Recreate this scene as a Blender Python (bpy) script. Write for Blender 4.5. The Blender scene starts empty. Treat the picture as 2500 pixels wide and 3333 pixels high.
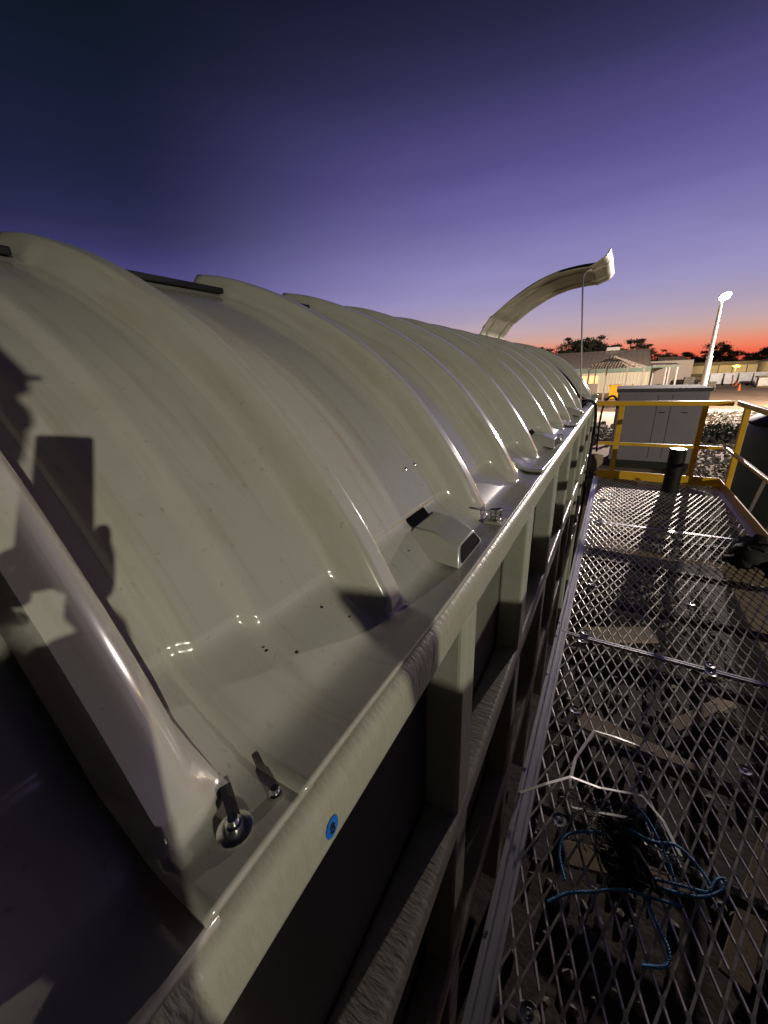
import bpy, bmesh, math, random
from mathutils import Vector, Matrix

random.seed(7)
S = bpy.context.scene
COL = S.collection
R = math.radians

# ---------------------------------------------------------------- camera
# origin = lens; X to the right across the walkway, Y along the covered trough, Z up
cam_d = bpy.data.cameras.new('camera')
cam = bpy.data.objects.new('camera', cam_d); COL.objects.link(cam)
cam_d.sensor_fit = 'VERTICAL'; cam_d.sensor_height = 24.0
cam_d.lens = 1252.0 / 3333.0 * 24.0
cam_d.clip_start = 0.01; cam_d.clip_end = 900
RX = (0.86615824, 0.13632137, -0.48081846)
RY = (0.49833686, -0.30838638, 0.8102828)
RZ = (-0.037819, -0.94144268, -0.33504537)
m = Matrix(((RX[0], -RX[1], -RX[2], 0), (RY[0], -RY[1], -RY[2], 0), (RZ[0], -RZ[1], -RZ[2], 0), (0, 0, 0, 1)))
cam.matrix_world = m
S.camera = cam

# ---------------------------------------------------------------- dusk sky
SUN_AZ = 4.0          # degrees right of +Y, where the sun is about to rise
W = bpy.data.worlds.new('World'); S.world = W; W.use_nodes = True
nt = W.node_tree; nt.nodes.clear()
def srgb(r, g, b):
    f = lambda c: (c / 255 / 12.92) if c / 255 <= .04045 else ((c / 255 + .055) / 1.055) ** 2.4
    return (f(r), f(g), f(b), 1)
N = nt.nodes.new; Lk = nt.links.new
tc = N('ShaderNodeTexCoord'); sep = N('ShaderNodeSeparateXYZ'); Lk(tc.outputs['Generated'], sep.inputs[0])
asn = N('ShaderNodeMath'); asn.operation = 'ARCSINE'; Lk(sep.outputs['Z'], asn.inputs[0])
el = N('ShaderNodeMath'); el.operation = 'DIVIDE'; Lk(asn.outputs[0], el.inputs[0]); el.inputs[1].default_value = math.pi / 2
def ramp(stops):
    r = N('ShaderNodeValToRGB'); cr = r.color_ramp
    while len(cr.elements) > 1: cr.elements.remove(cr.elements[-1])
    cr.elements[0].position = stops[0][0] / 90; cr.elements[0].color = srgb(*stops[0][1])
    for e, c in stops[1:]:
        q = cr.elements.new(e / 90); q.color = srgb(*c)
    Lk(el.outputs[0], r.inputs[0]); return r
warm = ramp([(0, (232, 92, 64)), (1.0, (241, 108, 78)), (1.8, (240, 132, 102)), (2.6, (227, 152, 128)), (3.3, (210, 164, 150)), (4.4, (194, 167, 172)), (6.1, (176, 161, 184)), (8.7, (156, 149, 192)),
             (12.3, (138, 131, 183)), (17, (111, 103, 162)), (21, (90, 82, 140)), (25, (72, 66, 116)), (28, (54, 52, 90)), (31, (40, 41, 70)), (34, (29, 31, 56)), (40, (17, 19, 36)), (60, (8, 9, 18)), (90, (4, 5, 10))])
cool = ramp([(0, (136, 110, 168)), (6, (118, 102, 162)), (10, (88, 80, 142)), (13.5, (58, 57, 104)), (16, (43, 45, 79)), (20, (31, 35, 63)),
             (26, (22, 28, 48)), (30, (16, 24, 38)), (36, (9, 14, 24)), (60, (5, 7, 13)), (90, (3, 4, 9))])
dark = ramp([(0, (30, 30, 44)), (12, (18, 20, 32)), (25, (9, 12, 20)), (50, (6, 8, 15)), (90, (4, 5, 11))])
# azimuth factor: 1 towards the sunrise
nrm = N('ShaderNodeVectorMath'); nrm.operation = 'MULTIPLY'; Lk(tc.outputs['Generated'], nrm.inputs[0]); nrm.inputs[1].default_value = (1, 1, 0)
nn = N('ShaderNodeVectorMath'); nn.operation = 'NORMALIZE'; Lk(nrm.outputs[0], nn.inputs[0])
dt = N('ShaderNodeVectorMath'); dt.operation = 'DOT_PRODUCT'; Lk(nn.outputs[0], dt.inputs[0])
dt.inputs[1].default_value = (math.sin(R(SUN_AZ)), math.cos(R(SUN_AZ)), 0)
def mrange(a, b):
    q = N('ShaderNodeMapRange'); q.interpolation_type = 'SMOOTHSTEP'
    q.inputs['From Min'].default_value = a; q.inputs['From Max'].default_value = b
    Lk(dt.outputs['Value'], q.inputs['Value']); return q
f1 = mrange(0.45, 1.0); f0 = mrange(0.0, 0.36)
mx0 = N('ShaderNodeMix'); mx0.data_type = 'RGBA'
Lk(f0.outputs[0], mx0.inputs[0]); Lk(dark.outputs[0], mx0.inputs[6]); Lk(cool.outputs[0], mx0.inputs[7])
mx = N('ShaderNodeMix'); mx.data_type = 'RGBA'
Lk(f1.outputs[0], mx.inputs[0]); Lk(mx0.outputs[2], mx.inputs[6]); Lk(warm.outputs[0], mx.inputs[7])
cmap = N('ShaderNodeMapping'); Lk(tc.outputs['Generated'], cmap.inputs[0]); cmap.inputs['Scale'].default_value = (2.2, 2.2, 16)
cn = N('ShaderNodeTexNoise'); cn.inputs['Scale'].default_value = 1.6; cn.inputs['Detail'].default_value = 4; Lk(cmap.outputs[0], cn.inputs['Vector'])
cm = N('ShaderNodeMapRange'); cm.inputs['From Min'].default_value = .3; cm.inputs['From Max'].default_value = .7; cm.inputs['To Min'].default_value = .955; cm.inputs['To Max'].default_value = 1.045
Lk(cn.outputs['Fac'], cm.inputs[0])
cmul = N('ShaderNodeVectorMath'); cmul.operation = 'SCALE'; Lk(mx.outputs[2], cmul.inputs[0]); Lk(cm.outputs[0], cmul.inputs['Scale'])
bg = N('ShaderNodeBackground'); bg.inputs['Strength'].default_value = 1.0
Lk(cmul.outputs[0], bg.inputs['Color'])
out = N('ShaderNodeOutputWorld'); Lk(bg.outputs[0], out.inputs[0])

# ---------------------------------------------------------------- lit lamps of the site and an added yard lamp (on their poles, built below)
FLOOD = Vector((22.1, -8.8, 3.65))       # greenish floodlight on a pole behind the camera, to the right
POLE = Vector((5.13, 35.0, 4.0))        # white street lamp in view
def spot(name, loc, target, energy, color, rad, ang):
    d = bpy.data.lights.new(name, 'SPOT'); d.energy = energy; d.color = color
    d.shadow_soft_size = rad; d.spot_size = R(ang); d.spot_blend = 0.35
    o = bpy.data.objects.new(name, d); COL.objects.link(o); o.location = loc
    o.rotation_euler = (Vector(target) - Vector(loc)).to_track_quat('-Z', 'Y').to_euler()
    return o
flood_l = spot('flood_lamp_light', FLOOD + Vector((-.28, .1, -.03)), (0, 4, -1.0), 12600, (1.0, 0.955, 0.77), .13, 100)
def point(name, loc, energy, color, rad):
    d = bpy.data.lights.new(name, 'POINT'); d.energy = energy; d.color = color; d.shadow_soft_size = rad
    o = bpy.data.objects.new(name, d); COL.objects.link(o); o.location = loc
    return o
YARD_FILL = Vector((16, 30, 4.0))            # unseen street lamp added right of the frame to brighten the yard
pole_l = spot('street_lamp_light', POLE + Vector((-.03, -.45, -.30)), (2, 12, -2.5), 23000, (1.0, 0.86, 0.78), .2, 140)
yard_fill_l = spot('street_lamp_light', YARD_FILL + Vector((-.05, .1, -.85)), (5, 55, -3.0), 52000, (1.0, 0.80, 0.62), .25, 125)  # added fill for the yard, its source is unseen

S.view_settings.view_transform = 'Standard'; S.view_settings.look = 'None'
S.view_settings.gamma = 1; S.view_settings.use_curve_mapping = False; S.view_settings.exposure = 0.0
S.cycles.max_bounces = 6
S.cycles.sample_clamp_indirect = 4

# ---------------------------------------------------------------- helpers
def prop(o, label=None, cat=None, group=None, kind=None):
    if label: o['label'] = label
    if cat: o['category'] = cat
    if group: o['group'] = group
    if kind: o['kind'] = kind
    return o
ROOT = {}
def thing(name, loc, label, cat, group=None):
    o = bpy.data.objects.new(name, None); COL.objects.link(o); o.location = loc
    o.empty_display_size = .1
    ROOT[o.name] = Vector(loc)
    return prop(o, label, cat, group)
def base_of(p):
    while p is not None:
        if p.name in ROOT: return ROOT[p.name]
        p = p.parent
    return Vector((0, 0, 0))
def kids(o): return [c for c in o.children]
def copy_tree(o, dx, parent=None):
    c = o.copy(); COL.objects.link(c)
    if parent: c.parent = parent
    else: c.location = Vector(o.location) + Vector(dx); ROOT[c.name] = Vector(c.location)
    for k in kids(o): copy_tree(k, dx, c)
    return c

class MB:
    def __init__(s): s.v = []; s.f = []
    def add(s, vs, fs):
        b = len(s.v); s.v += [Vector(p) for p in vs]; s.f += [tuple(i + b for i in f) for f in fs]; return s
    def box(s, a, b):
        x0, y0, z0 = a; x1, y1, z1 = b
        return s.add([(x0,y0,z0),(x1,y0,z0),(x1,y1,z0),(x0,y1,z0),(x0,y0,z1),(x1,y0,z1),(x1,y1,z1),(x0,y1,z1)],
                     [(0,3,2,1),(4,5,6,7),(0,1,5,4),(1,2,6,5),(2,3,7,6),(3,0,4,7)])
    def bar(s, p, q, w, h, up=(0,0,1)):
        p = Vector(p); q = Vector(q); d = (q - p).normalized(); u = Vector(up)
        if abs(d.dot(u)) > .98: u = Vector((1, 0, 0))
        r = d.cross(u).normalized(); u = r.cross(d)
        r *= w / 2; u *= h / 2
        return s.add([p-r-u,p+r-u,p+r+u,p-r+u,q-r-u,q+r-u,q+r+u,q-r+u],
                     [(3,2,1,0),(4,5,6,7),(0,1,5,4),(1,2,6,5),(2,3,7,6),(3,0,4,7)])
    def tube(s, pts, r, n=8, cap=True):
        pts = [Vector(p) for p in pts]; rings = []; prev = None
        for i, p in enumerate(pts):
            d = (pts[min(i+1, len(pts)-1)] - pts[max(i-1, 0)])
            d = d.normalized() if d.length > 1e-9 else Vector((0,0,1))
            if prev is None:
                prev = d.orthogonal().normalized()
            a = (prev - d * prev.dot(d)).normalized(); prev = a; b = d.cross(a)
            rr = r[i] if isinstance(r, (list, tuple)) else r
            rings.append([p + (a * math.cos(2*math.pi*k/n) + b * math.sin(2*math.pi*k/n)) * rr for k in range(n)])
        vs = [v for g in rings for v in g]; fs = []
        for i in range(len(pts)-1):
            for k in range(n):
                fs.append((i*n+k, i*n+(k+1)%n, (i+1)*n+(k+1)%n, (i+1)*n+k))
        if cap:
            fs.append(tuple(reversed(range(n)))); fs.append(tuple(range((len(pts)-1)*n, len(pts)*n)))
        return s.add(vs, fs)
    def lathe(s, c, prof, n=24, tilt=None):
        c = Vector(c); vs = []
        for r, z in prof:
            for k in range(n):
                v = Vector((r*math.cos(2*math.pi*k/n), r*math.sin(2*math.pi*k/n), z))
                if tilt: v = tilt @ v
                vs.append(c + v)
        fs = []
        for i in range(len(prof)-1):
            for k in range(n): fs.append((i*n+k, i*n+(k+1)%n, (i+1)*n+(k+1)%n, (i+1)*n+k))
        if prof[0][0] > 1e-6: fs.append(tuple(reversed(range(n))))
        if prof[-1][0] > 1e-6: fs.append(tuple(range((len(prof)-1)*n, len(prof)*n)))
        return s.add(vs, fs)
    def prism(s, prof, y0, y1):       # profile in (x,z), extruded along Y
        n = len(prof); vs = [(x, y0, z) for x, z in prof] + [(x, y1, z) for x, z in prof]
        fs = [(i, (i+1)%n, n+(i+1)%n, n+i) for i in range(n)] + [tuple(reversed(range(n))), tuple(range(n, 2*n))]
        return s.add(vs, fs)
    def rock(s, c, r, rnd, flat=.7):
        bm = bmesh.new(); bmesh.ops.create_icosphere(bm, subdivisions=1, radius=1)
        q = Matrix.Rotation(rnd.uniform(0, 6.28), 3, 'Z') @ Matrix.Rotation(rnd.uniform(0, 6.28), 3, 'X')
        sc = Vector((rnd.uniform(.7, 1.25), rnd.uniform(.6, 1.1), rnd.uniform(.45, .9)))
        vs = [Vector(c) + q @ (Vector((v.co.x*sc.x, v.co.y*sc.y, v.co.z*sc.z*flat/.7)) * r * rnd.uniform(.78, 1.1)) for v in bm.verts]
        fs = [tuple(v.index for v in f.verts) for f in bm.faces]; bm.free()
        return s.add(vs, fs)
    def build(s, name, mat, parent=None, smooth=False, bevel=0, seg=2, recalc=True, ang=40, **kw):
        o0 = base_of(parent)
        me = bpy.data.meshes.new(name)
        me.from_pydata([tuple(v - o0) for v in s.v], [], s.f)
        if recalc:
            bm = bmesh.new(); bm.from_mesh(me); bmesh.ops.recalc_face_normals(bm, faces=bm.faces); bm.to_mesh(me); bm.free()
        if smooth:
            me.polygons.foreach_set('use_smooth', [True] * len(me.polygons))
            if smooth != 'all': me.set_sharp_from_angle(angle=R(ang))
        me.materials.append(mat)
        o = bpy.data.objects.new(name, me); COL.objects.link(o)
        if parent is not None: o.parent = parent
        if bevel:
            b = o.modifiers.new('bevel', 'BEVEL'); b.width = bevel; b.segments = seg; b.limit_method = 'ANGLE'; b.angle_limit = R(30)
            b.harden_normals = False
        return prop(o, **kw)

def mat(name, col, rough=.5, metal=0, var=.15, vscale=6, bump=0, bscale=40, stretch=(1,1,1), dirt=None, dscale=2.0, damt=.5, coat=0, spec=.5, speck=0, streak=0):
    mm = bpy.data.materials.new(name); mm.use_nodes = True
    t = mm.node_tree; b = t.nodes['Principled BSDF']; n = t.nodes.new; l = t.links.new
    b.inputs['Roughness'].default_value = rough; b.inputs['Metallic'].default_value = metal
    b.inputs['Specular IOR Level'].default_value = spec
    b.inputs['Coat Weight'].default_value = coat; b.inputs['Coat Roughness'].default_value = .06
    c = n('ShaderNodeTexCoord'); mp = n('ShaderNodeMapping'); l(c.outputs['Object'], mp.inputs[0]); mp.inputs['Scale'].default_value = stretch
    no = n('ShaderNodeTexNoise'); no.inputs['Scale'].default_value = vscale; no.inputs['Detail'].default_value = 6; no.inputs['Roughness'].default_value = .65
    l(mp.outputs[0], no.inputs['Vector'])
    cr = n('ShaderNodeValToRGB'); l(no.outputs['Fac'], cr.inputs[0])
    cr.color_ramp.elements[0].position = .3; cr.color_ramp.elements[1].position = .72
    lo = [max(0, x * (1 - var)) for x in col]; hi = [min(1, x * (1 + var)) for x in col]
    cr.color_ramp.elements[0].color = (*lo, 1); cr.color_ramp.elements[1].color = (*hi, 1)
    src = cr.outputs[0]
    if dirt:
        n2 = n('ShaderNodeTexNoise'); n2.inputs['Scale'].default_value = dscale; n2.inputs['Detail'].default_value = 8; n2.inputs['Roughness'].default_value = .7
        l(mp.outputs[0], n2.inputs['Vector'])
        r2 = n('ShaderNodeMapRange'); r2.inputs['From Min'].default_value = .5; r2.inputs['From Max'].default_value = .72; r2.inputs['To Max'].default_value = damt
        l(n2.outputs['Fac'], r2.inputs[0])
        mi = n('ShaderNodeMix'); mi.data_type = 'RGBA'; l(r2.outputs[0], mi.inputs[0]); l(src, mi.inputs[6]); mi.inputs[7].default_value = (*dirt, 1)
        src = mi.outputs[2]
    if streak:
        m4 = n('ShaderNodeMapping'); l(c.outputs['Object'], m4.inputs[0]); m4.inputs['Scale'].default_value = (1.1, 17, 1.1)
        n4 = n('ShaderNodeTexNoise'); n4.inputs['Scale'].default_value = 2.2; n4.inputs['Detail'].default_value = 5; n4.inputs['Roughness'].default_value = .6
        l(m4.outputs[0], n4.inputs['Vector'])
        r4 = n('ShaderNodeMapRange'); r4.inputs['From Min'].default_value = .52; r4.inputs['From Max'].default_value = .75; r4.inputs['To Max'].default_value = streak
        l(n4.outputs['Fac'], r4.inputs[0])
        k4 = n('ShaderNodeMix'); k4.data_type = 'RGBA'; l(r4.outputs[0], k4.inputs[0]); l(src, k4.inputs[6]); k4.inputs[7].default_value = (.25, .21, .13, 1)
        src = k4.outputs[2]
    if speck:
        n3 = n('ShaderNodeTexNoise'); n3.inputs['Scale'].default_value = 75; n3.inputs['Detail'].default_value = 3
        l(mp.outputs[0], n3.inputs['Vector'])
        r3 = n('ShaderNodeMapRange'); r3.inputs['From Min'].default_value = .66; r3.inputs['From Max'].default_value = .74; r3.inputs['To Max'].default_value = speck
        l(n3.outputs['Fac'], r3.inputs[0])
        m3 = n('ShaderNodeMix'); m3.data_type = 'RGBA'; l(r3.outputs[0], m3.inputs[0]); l(src, m3.inputs[6]); m3.inputs[7].default_value = (.2, .17, .12, 1)
        src = m3.outputs[2]
    l(src, b.inputs['Base Color'])
    rr = n('ShaderNodeMapRange'); l(no.outputs['Fac'], rr.inputs[0])
    rr.inputs['To Min'].default_value = max(.02, rough * .8); rr.inputs['To Max'].default_value = min(1, rough * 1.2)
    l(rr.outputs[0], b.inputs['Roughness'])
    if bump:
        nb = n('ShaderNodeTexNoise'); nb.inputs['Scale'].default_value = bscale; nb.inputs['Detail'].default_value = 5
        l(mp.outputs[0], nb.inputs['Vector'])
        bp = n('ShaderNodeBump'); bp.inputs['Strength'].default_value = bump; bp.inputs['Distance'].default_value = .01
        l(nb.outputs['Fac'], bp.inputs['Height']); l(bp.outputs[0], b.inputs['Normal'])
    return mm
def emis(name, col, strength):
    mm = bpy.data.materials.new(name); mm.use_nodes = True; b = mm.node_tree.nodes['Principled BSDF']
    b.inputs['Base Color'].default_value = (*col, 1); b.inputs['Emission Color'].default_value = (*col, 1); b.inputs['Emission Strength'].default_value = strength
    return mm

M = {}
M['gel'] = mat('gelcoat', (.385, .372, .325), .19, var=.06, vscale=1.6, bump=.035, bscale=3.5, dirt=(.27, .235, .165), dscale=1.7, damt=.4, coat=.4, speck=.36, streak=.42)
M['gelraw'] = mat('raw_fibreglass', (.44, .40, .29), .55, var=.22, vscale=5, bump=.35, bscale=30, dirt=(.16, .14, .09), dscale=3, damt=.7)
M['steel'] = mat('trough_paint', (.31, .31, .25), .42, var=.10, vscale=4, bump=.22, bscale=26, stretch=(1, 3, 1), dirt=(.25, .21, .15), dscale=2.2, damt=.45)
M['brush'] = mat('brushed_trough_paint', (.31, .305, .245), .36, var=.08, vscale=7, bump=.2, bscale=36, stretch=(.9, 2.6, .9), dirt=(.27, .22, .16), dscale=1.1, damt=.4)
M['wall'] = mat('shaded_trough_paint', (.105, .105, .088), .5, var=.15, vscale=3, bump=.15, bscale=30, dirt=(.14, .12, .09), dscale=2, damt=.5)  # same cream trough paint, darkened to carry the shade on the walls
M['black'] = mat('black_rubber', (.008, .008, .009), .6, var=.3, bump=.2, spec=.25)
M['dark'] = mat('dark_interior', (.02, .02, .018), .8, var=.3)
M['alu'] = mat('mill_aluminium', (.62, .62, .66), .33, .85, var=.06, vscale=9, stretch=(6, .4, 6), bump=.05, bscale=60)
M['galv'] = mat('galvanised_mesh', (.60, .575, .53), .38, .65, var=.2, vscale=10, dirt=(.16, .12, .08), dscale=2.2, damt=.85)
M['deckshade'] = mat('painted_deck_shade', (.045, .038, .03), .85, var=.4, vscale=3, bump=.8, bscale=14, dirt=(.10, .08, .055), dscale=2, damt=.6)  # dark colour stands in for the shade below the deck
M['darkrock'] = mat('dark_rock', (.13, .115, .10), .85, var=.5, vscale=2, bump=.4)
M['cabroof'] = mat('cabinet_roof', (.10, .09, .105), .9, var=.15, spec=.05)
M['void'] = mat('dark_opening', (.004, .004, .006), .9, var=.3, spec=.1)
M['bearer'] = mat('dull_bearer', (.13, .125, .12), .6, .4, var=.3, vscale=6)
M['chrome'] = mat('zinc_plated', (.75, .74, .70), .2, 1, var=.1, vscale=50)
M['yellow'] = mat('safety_yellow', (.70, .39, .02), .4, var=.1, vscale=5, bump=.06, bscale=30, dirt=(.35, .20, .04), dscale=3, damt=.5)
M['sand'] = mat('sandy_ground', (.42, .30, .21), .95, var=.2, vscale=.8, bump=.7, bscale=9, dirt=(.22, .15, .10), dscale=.25, damt=.7)
M['stone'] = mat('pale_rubble', (.42, .37, .30), .9, var=.35, vscale=2.5, bump=.5, bscale=12)
M['gravel'] = mat('grey_gravel', (.19, .175, .155), .85, var=.5, vscale=3, bump=.4, bscale=20)
M['cab'] = mat('grey_cabinet', (.24, .21, .235), .5, var=.07, vscale=1.5, bump=.05, dirt=(.25, .21, .18), dscale=1, damt=.4)
M['seam'] = mat('dark_seam', (.05, .05, .055), .6, var=.2)
M['tank'] = mat('green_poly_tank', (.085, .14, .112), .55, var=.12, vscale=1.5)
M['cream'] = mat('cream_cladding', (.62, .58, .46), .55, var=.06, vscale=1)
M['roof'] = mat('weathered_roof', (.46, .39, .34), .6, var=.1, vscale=1)
M['fascia'] = mat('green_fascia', (.20, .28, .23), .5, var=.06)
M['farwall'] = mat('far_wall', (.36, .31, .27), .7, var=.1, vscale=.5)
M['darkbld'] = mat('dark_cladding', (.07, .06, .06), .7, var=.2, vscale=.6)
M['white'] = mat('white_paint', (.74, .74, .74), .35, var=.06, vscale=2)
M['polegrey'] = mat('pole_grey', (.42, .42, .42), .4, var=.06, vscale=2)
M['bin'] = mat('silver_bin', (.60, .62, .66), .3, .6, var=.1, vscale=2)
M['orange'] = mat('cone_orange', (.8, .16, .03), .5, var=.08)
M['bark'] = mat('bark', (.10, .075, .06), .9, var=.3, vscale=3)
M['leaf'] = mat('gum_leaves', (.05, .055, .035), .7, var=.4, vscale=.6)
M['strap'] = mat('strapping', (.85, .82, .76), .4, var=.05)
M['rope'] = mat('blue_rope', (.03, .22, .50), .55, var=.2, vscale=60)
M['rag'] = mat('black_cloth', (.012, .011, .011), .85, var=.3, vscale=8, bump=.6, bscale=25)
M['blue'] = mat('blue_tag', (.01, .13, .55), .4, var=.05)
M['wood'] = mat('timber', (.26, .19, .12), .8, var=.25, vscale=5, stretch=(6, 1, 6), bump=.3)
M['skin'] = mat('skin', (.5, .32, .24), .5, var=.08)
M['cloth'] = mat('work_shirt', (.03, .035, .06), .85, var=.15, vscale=9)
M['vest'] = mat('hi_vis', (.75, .25, .02), .8, var=.1)
M['phone'] = mat('phone_black', (.01, .01, .012), .25, var=.1)
M['plast'] = mat('ibc_plastic', (.72, .72, .70), .5, var=.08, vscale=1.5)
M['glow'] = emis('lamp_glow', (1.0, .95, .84), 40)
M['flood'] = emis('flood_glow', (1.0, .98, .72), 30)
M['ylamp'] = emis('yellow_lamp_glow', (1.0, .72, .06), 5)
M['warmwin'] = emis('lit_doorway_glow', (1.0, .62, .30), .75)

GZ = -3.1       # ground
DZ = -1.60      # walkway deck
# ---------------------------------------------------------------- ground
mb = MB(); n = 60
def gh(x, y): return GZ + .05 * math.sin(x * .35 + 1) * math.cos(y * .27) + .03 * math.sin(x * 1.1 + y * .7)
xs = [-400, -200, -100, -50, -30] + [-20 + i for i in range(0, 61)] + [60, 100, 200, 400]
ys = [-60, -40, -20, -10] + [-6 + i for i in range(0, 90)] + [100, 140, 200, 300, 420, 600]
vs = [(x, y, gh(x, y) if -20 <= x <= 40 and -6 <= y <= 83 else GZ) for y in ys for x in xs]
k = len(xs)
fs = [(j*k+i, j*k+i+1, (j+1)*k+i+1, (j+1)*k+i) for j in range(len(ys)-1) for i in range(k-1)]
mb.add(vs, fs); mb.build('ground', M['sand'], smooth='all', kind='structure')

# ---------------------------------------------------------------- trough
XR = -1.66                      # ridge line of the covers
XI, XO = -.335, -.227           # inner and outer faces of the trough wall
def rrect(x0, x1, z0, z1, r, n=5):
    pts = []
    for cx, cz, a in ((x1-r, z1-r, 0), (x0+r, z1-r, 90), (x0+r, z0+r, 180), (x1-r, z0+r, 270)):
        for i in range(n+1):
            t = R(a + 90*i/n); pts.append((cx + r*math.cos(t), cz + r*math.sin(t)))
    return pts
tr = thing('steel_trough', (XR, 3, GZ), 'long cream painted steel trough with rounded top rail and stiffener posts', 'trough')
TY0, TY1 = -2.2, 6.93
MB().prism(rrect(XI, XO, -.56, -.454, .026), TY0, TY1).build('top_rail', M['brush'], tr, smooth=True)
MB().prism(rrect(2*XR-XO, 2*XR-XI, -.56, -.455, .022), TY0, TY1).build('top_rail', M['steel'], tr, smooth=True)
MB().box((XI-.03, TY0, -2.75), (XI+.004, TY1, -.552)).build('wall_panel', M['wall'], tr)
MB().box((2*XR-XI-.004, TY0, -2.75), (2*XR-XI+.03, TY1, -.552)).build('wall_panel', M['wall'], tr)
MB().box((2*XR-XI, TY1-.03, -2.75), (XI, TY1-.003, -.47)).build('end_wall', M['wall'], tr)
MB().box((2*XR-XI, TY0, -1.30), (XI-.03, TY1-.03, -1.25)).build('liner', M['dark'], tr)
for z in (-1.30, -2.1):
    MB().prism(rrect(XI+.006, XO, z, z+.10, .018), TY0, TY1).build('side_rail', M['brush'], tr, smooth=True)
for i in range(12):
    y = -1.67 + i * .80
    if y > TY1 - .12: break
    MB().box((XI+.003, y, -2.9), (XO-.004, y+.11, -.545)).build('post', M['steel'], tr, bevel=.012, seg=3)
MB().prism(rrect(XI, XO-.006, -.57, -.40, .01), TY1-.06, TY1+.02).build('end_plate', M['steel'], tr, smooth=True)
for i in range(5):
    MB().box((2*XR-XI, -1.9+i*2.1, GZ), (XI, -1.7+i*2.1, -2.75)).build('skid', M['wall'], tr)
# blue tag with an 8
tg = MB(); n = 24
tg.add([(XO+.0015, .228, -.512)] + [(XO+.0015, .228+.0115*math.cos(2*math.pi*i/n), -.512+.0155*math.sin(2*math.pi*i/n)) for i in range(n)], [(0, 1+i, 1+(i+1)%n) for i in range(n)])
tago = tg.build('number_tag', M['blue'], tr)
dg = MB()
for cz, rr in ((-.5085, .0030), (-.5158, .0036)):
    dg.tube([(XO+.002, .228+rr*math.cos(2*math.pi*i/12), cz+rr*1.1*math.sin(2*math.pi*i/12)) for i in range(13)], .0012, 6, cap=False)
dg.build('digit', M['black'], tago)
# ---------------------------------------------------------------- covers
RIB = [(-1.66, .415), (-1.60, .415), (-1.45, .393), (-1.30, .360), (-1.10, .290), (-.92, .205), (-.75, .105), (-.60, -.018), (-.52, -.104), (-.44, -.206), (-.375, -.303), (-.333, -.378)]
def smooth_poly(p, sub=10):
    o = []
    for i in range(len(p)-1):
        a = Vector(p[max(i-1,0)]); b = Vector(p[i]); c = Vector(p[i+1]); d = Vector(p[min(i+2,len(p)-1)])
        for j in range(sub):
            t = j/sub
            o.append(.5*((2*b)+(c-a)*t+(2*a-5*b+4*c-d)*t*t+(3*b-a-3*c+d)*t**3))
    o.append(Vector(p[-1])); return o
def resample(p, k):
    L = [0]
    for i in range(1, len(p)): L.append(L[-1] + (p[i]-p[i-1]).length)
    o = []; j = 0
    for i in range(k):
        s = L[-1]*i/(k-1)
        while j < len(p)-2 and L[j+1] < s: j += 1
        t = (s-L[j])/max(1e-9, L[j+1]-L[j]); o.append(p[j].lerp(p[j+1], min(1,max(0,t))))
    return o
rd = smooth_poly(RIB)
vl = []
for i, p in enumerate(rd):
    d = (rd[min(i+1,len(rd)-1)] - rd[max(i-1,0)]).normalized(); nrm_ = Vector((-d.y, d.x))   # tangent runs down to +x
    if nrm_.y < 0: nrm_ = -nrm_
    vl.append(p - nrm_ * (.080 + .012*min(1, i/(len(rd)*.6))))
vl = [p for p in vl if p.x >= XR]
vl[0] = Vector((XR, vl[0].y))
vl = [p for p in vl if p.y > -.332] 
KA = 44
RP = resample(rd, KA); VP = resample(vl, KA)
for p in VP:                      # the crown between the ribs flattens towards the ridge
    if p.x < -1.275: p.y = .283 + .006*min(1, (-1.275-p.x)/.3)
CR = VP[-1]
FOOT = Vector((-.318, -.438))
# rib end: knee down to the foot; valley: flat skirt down to the flange
def bez(a, b, c, t): return a*(1-t)**2 + b*2*t*(1-t) + c*t*t
ribend = [RP[-1].lerp(Vector((-.318, -.405)), t) for t in (.06, .14, .28, .45, .65, .85, 1)] + [Vector((-.3155, -.427)), Vector((-.313, -.4365)), Vector((-.305, -.4420))]
CD = CR + Vector((.006, -.022))
SKE = Vector((-.345, -.427))
skirt = [CR + Vector((.0025, -.0035)), CR + Vector((.004, -.008)), CR + Vector((.005, -.0135)), CR + Vector((.0075, -.019)), CD.lerp(SKE, .08), CD.lerp(SKE, .2), CD.lerp(SKE, .6)] + [Vector((-.345, -.427)), Vector((-.333, -.4355)), Vector((-.305, -.4420))]
flange = [Vector((x, z)) for x, z in ((-.285, -.4422), (-.262, -.4414), (-.250, -.4408), (-.243, -.4405), (-.2385, -.4403))]
RP = RP + ribend + flange; VP = VP + skirt + flange
def sst(a, b, x):
    t = max(0, min(1, (x-a)/(b-a))); return t*t*(3-2*t)
RW = .115
def weight(y, y0, ribs):
    w = 0
    for r in ribs:
        rw, er = (.098, .048) if abs(r-.165) < 1e-6 else (RW, .014)
        up_ = sst(r-rw, r-rw*(.74 if er > .02 else .45), y)
        t = (y-(r-er))/(er+.004)
        dn_ = 1 if t <= 0 else (math.sqrt(max(0, 1-t**2.4)) if t < 1 else 0)
        w = max(w, up_*dn_)
    if y0 != .08:
        w = max(w, .10*sst(y0+.014, y0+.045, y) + .18*sst(y0+.105, y0+.138, y))
    return w
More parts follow.
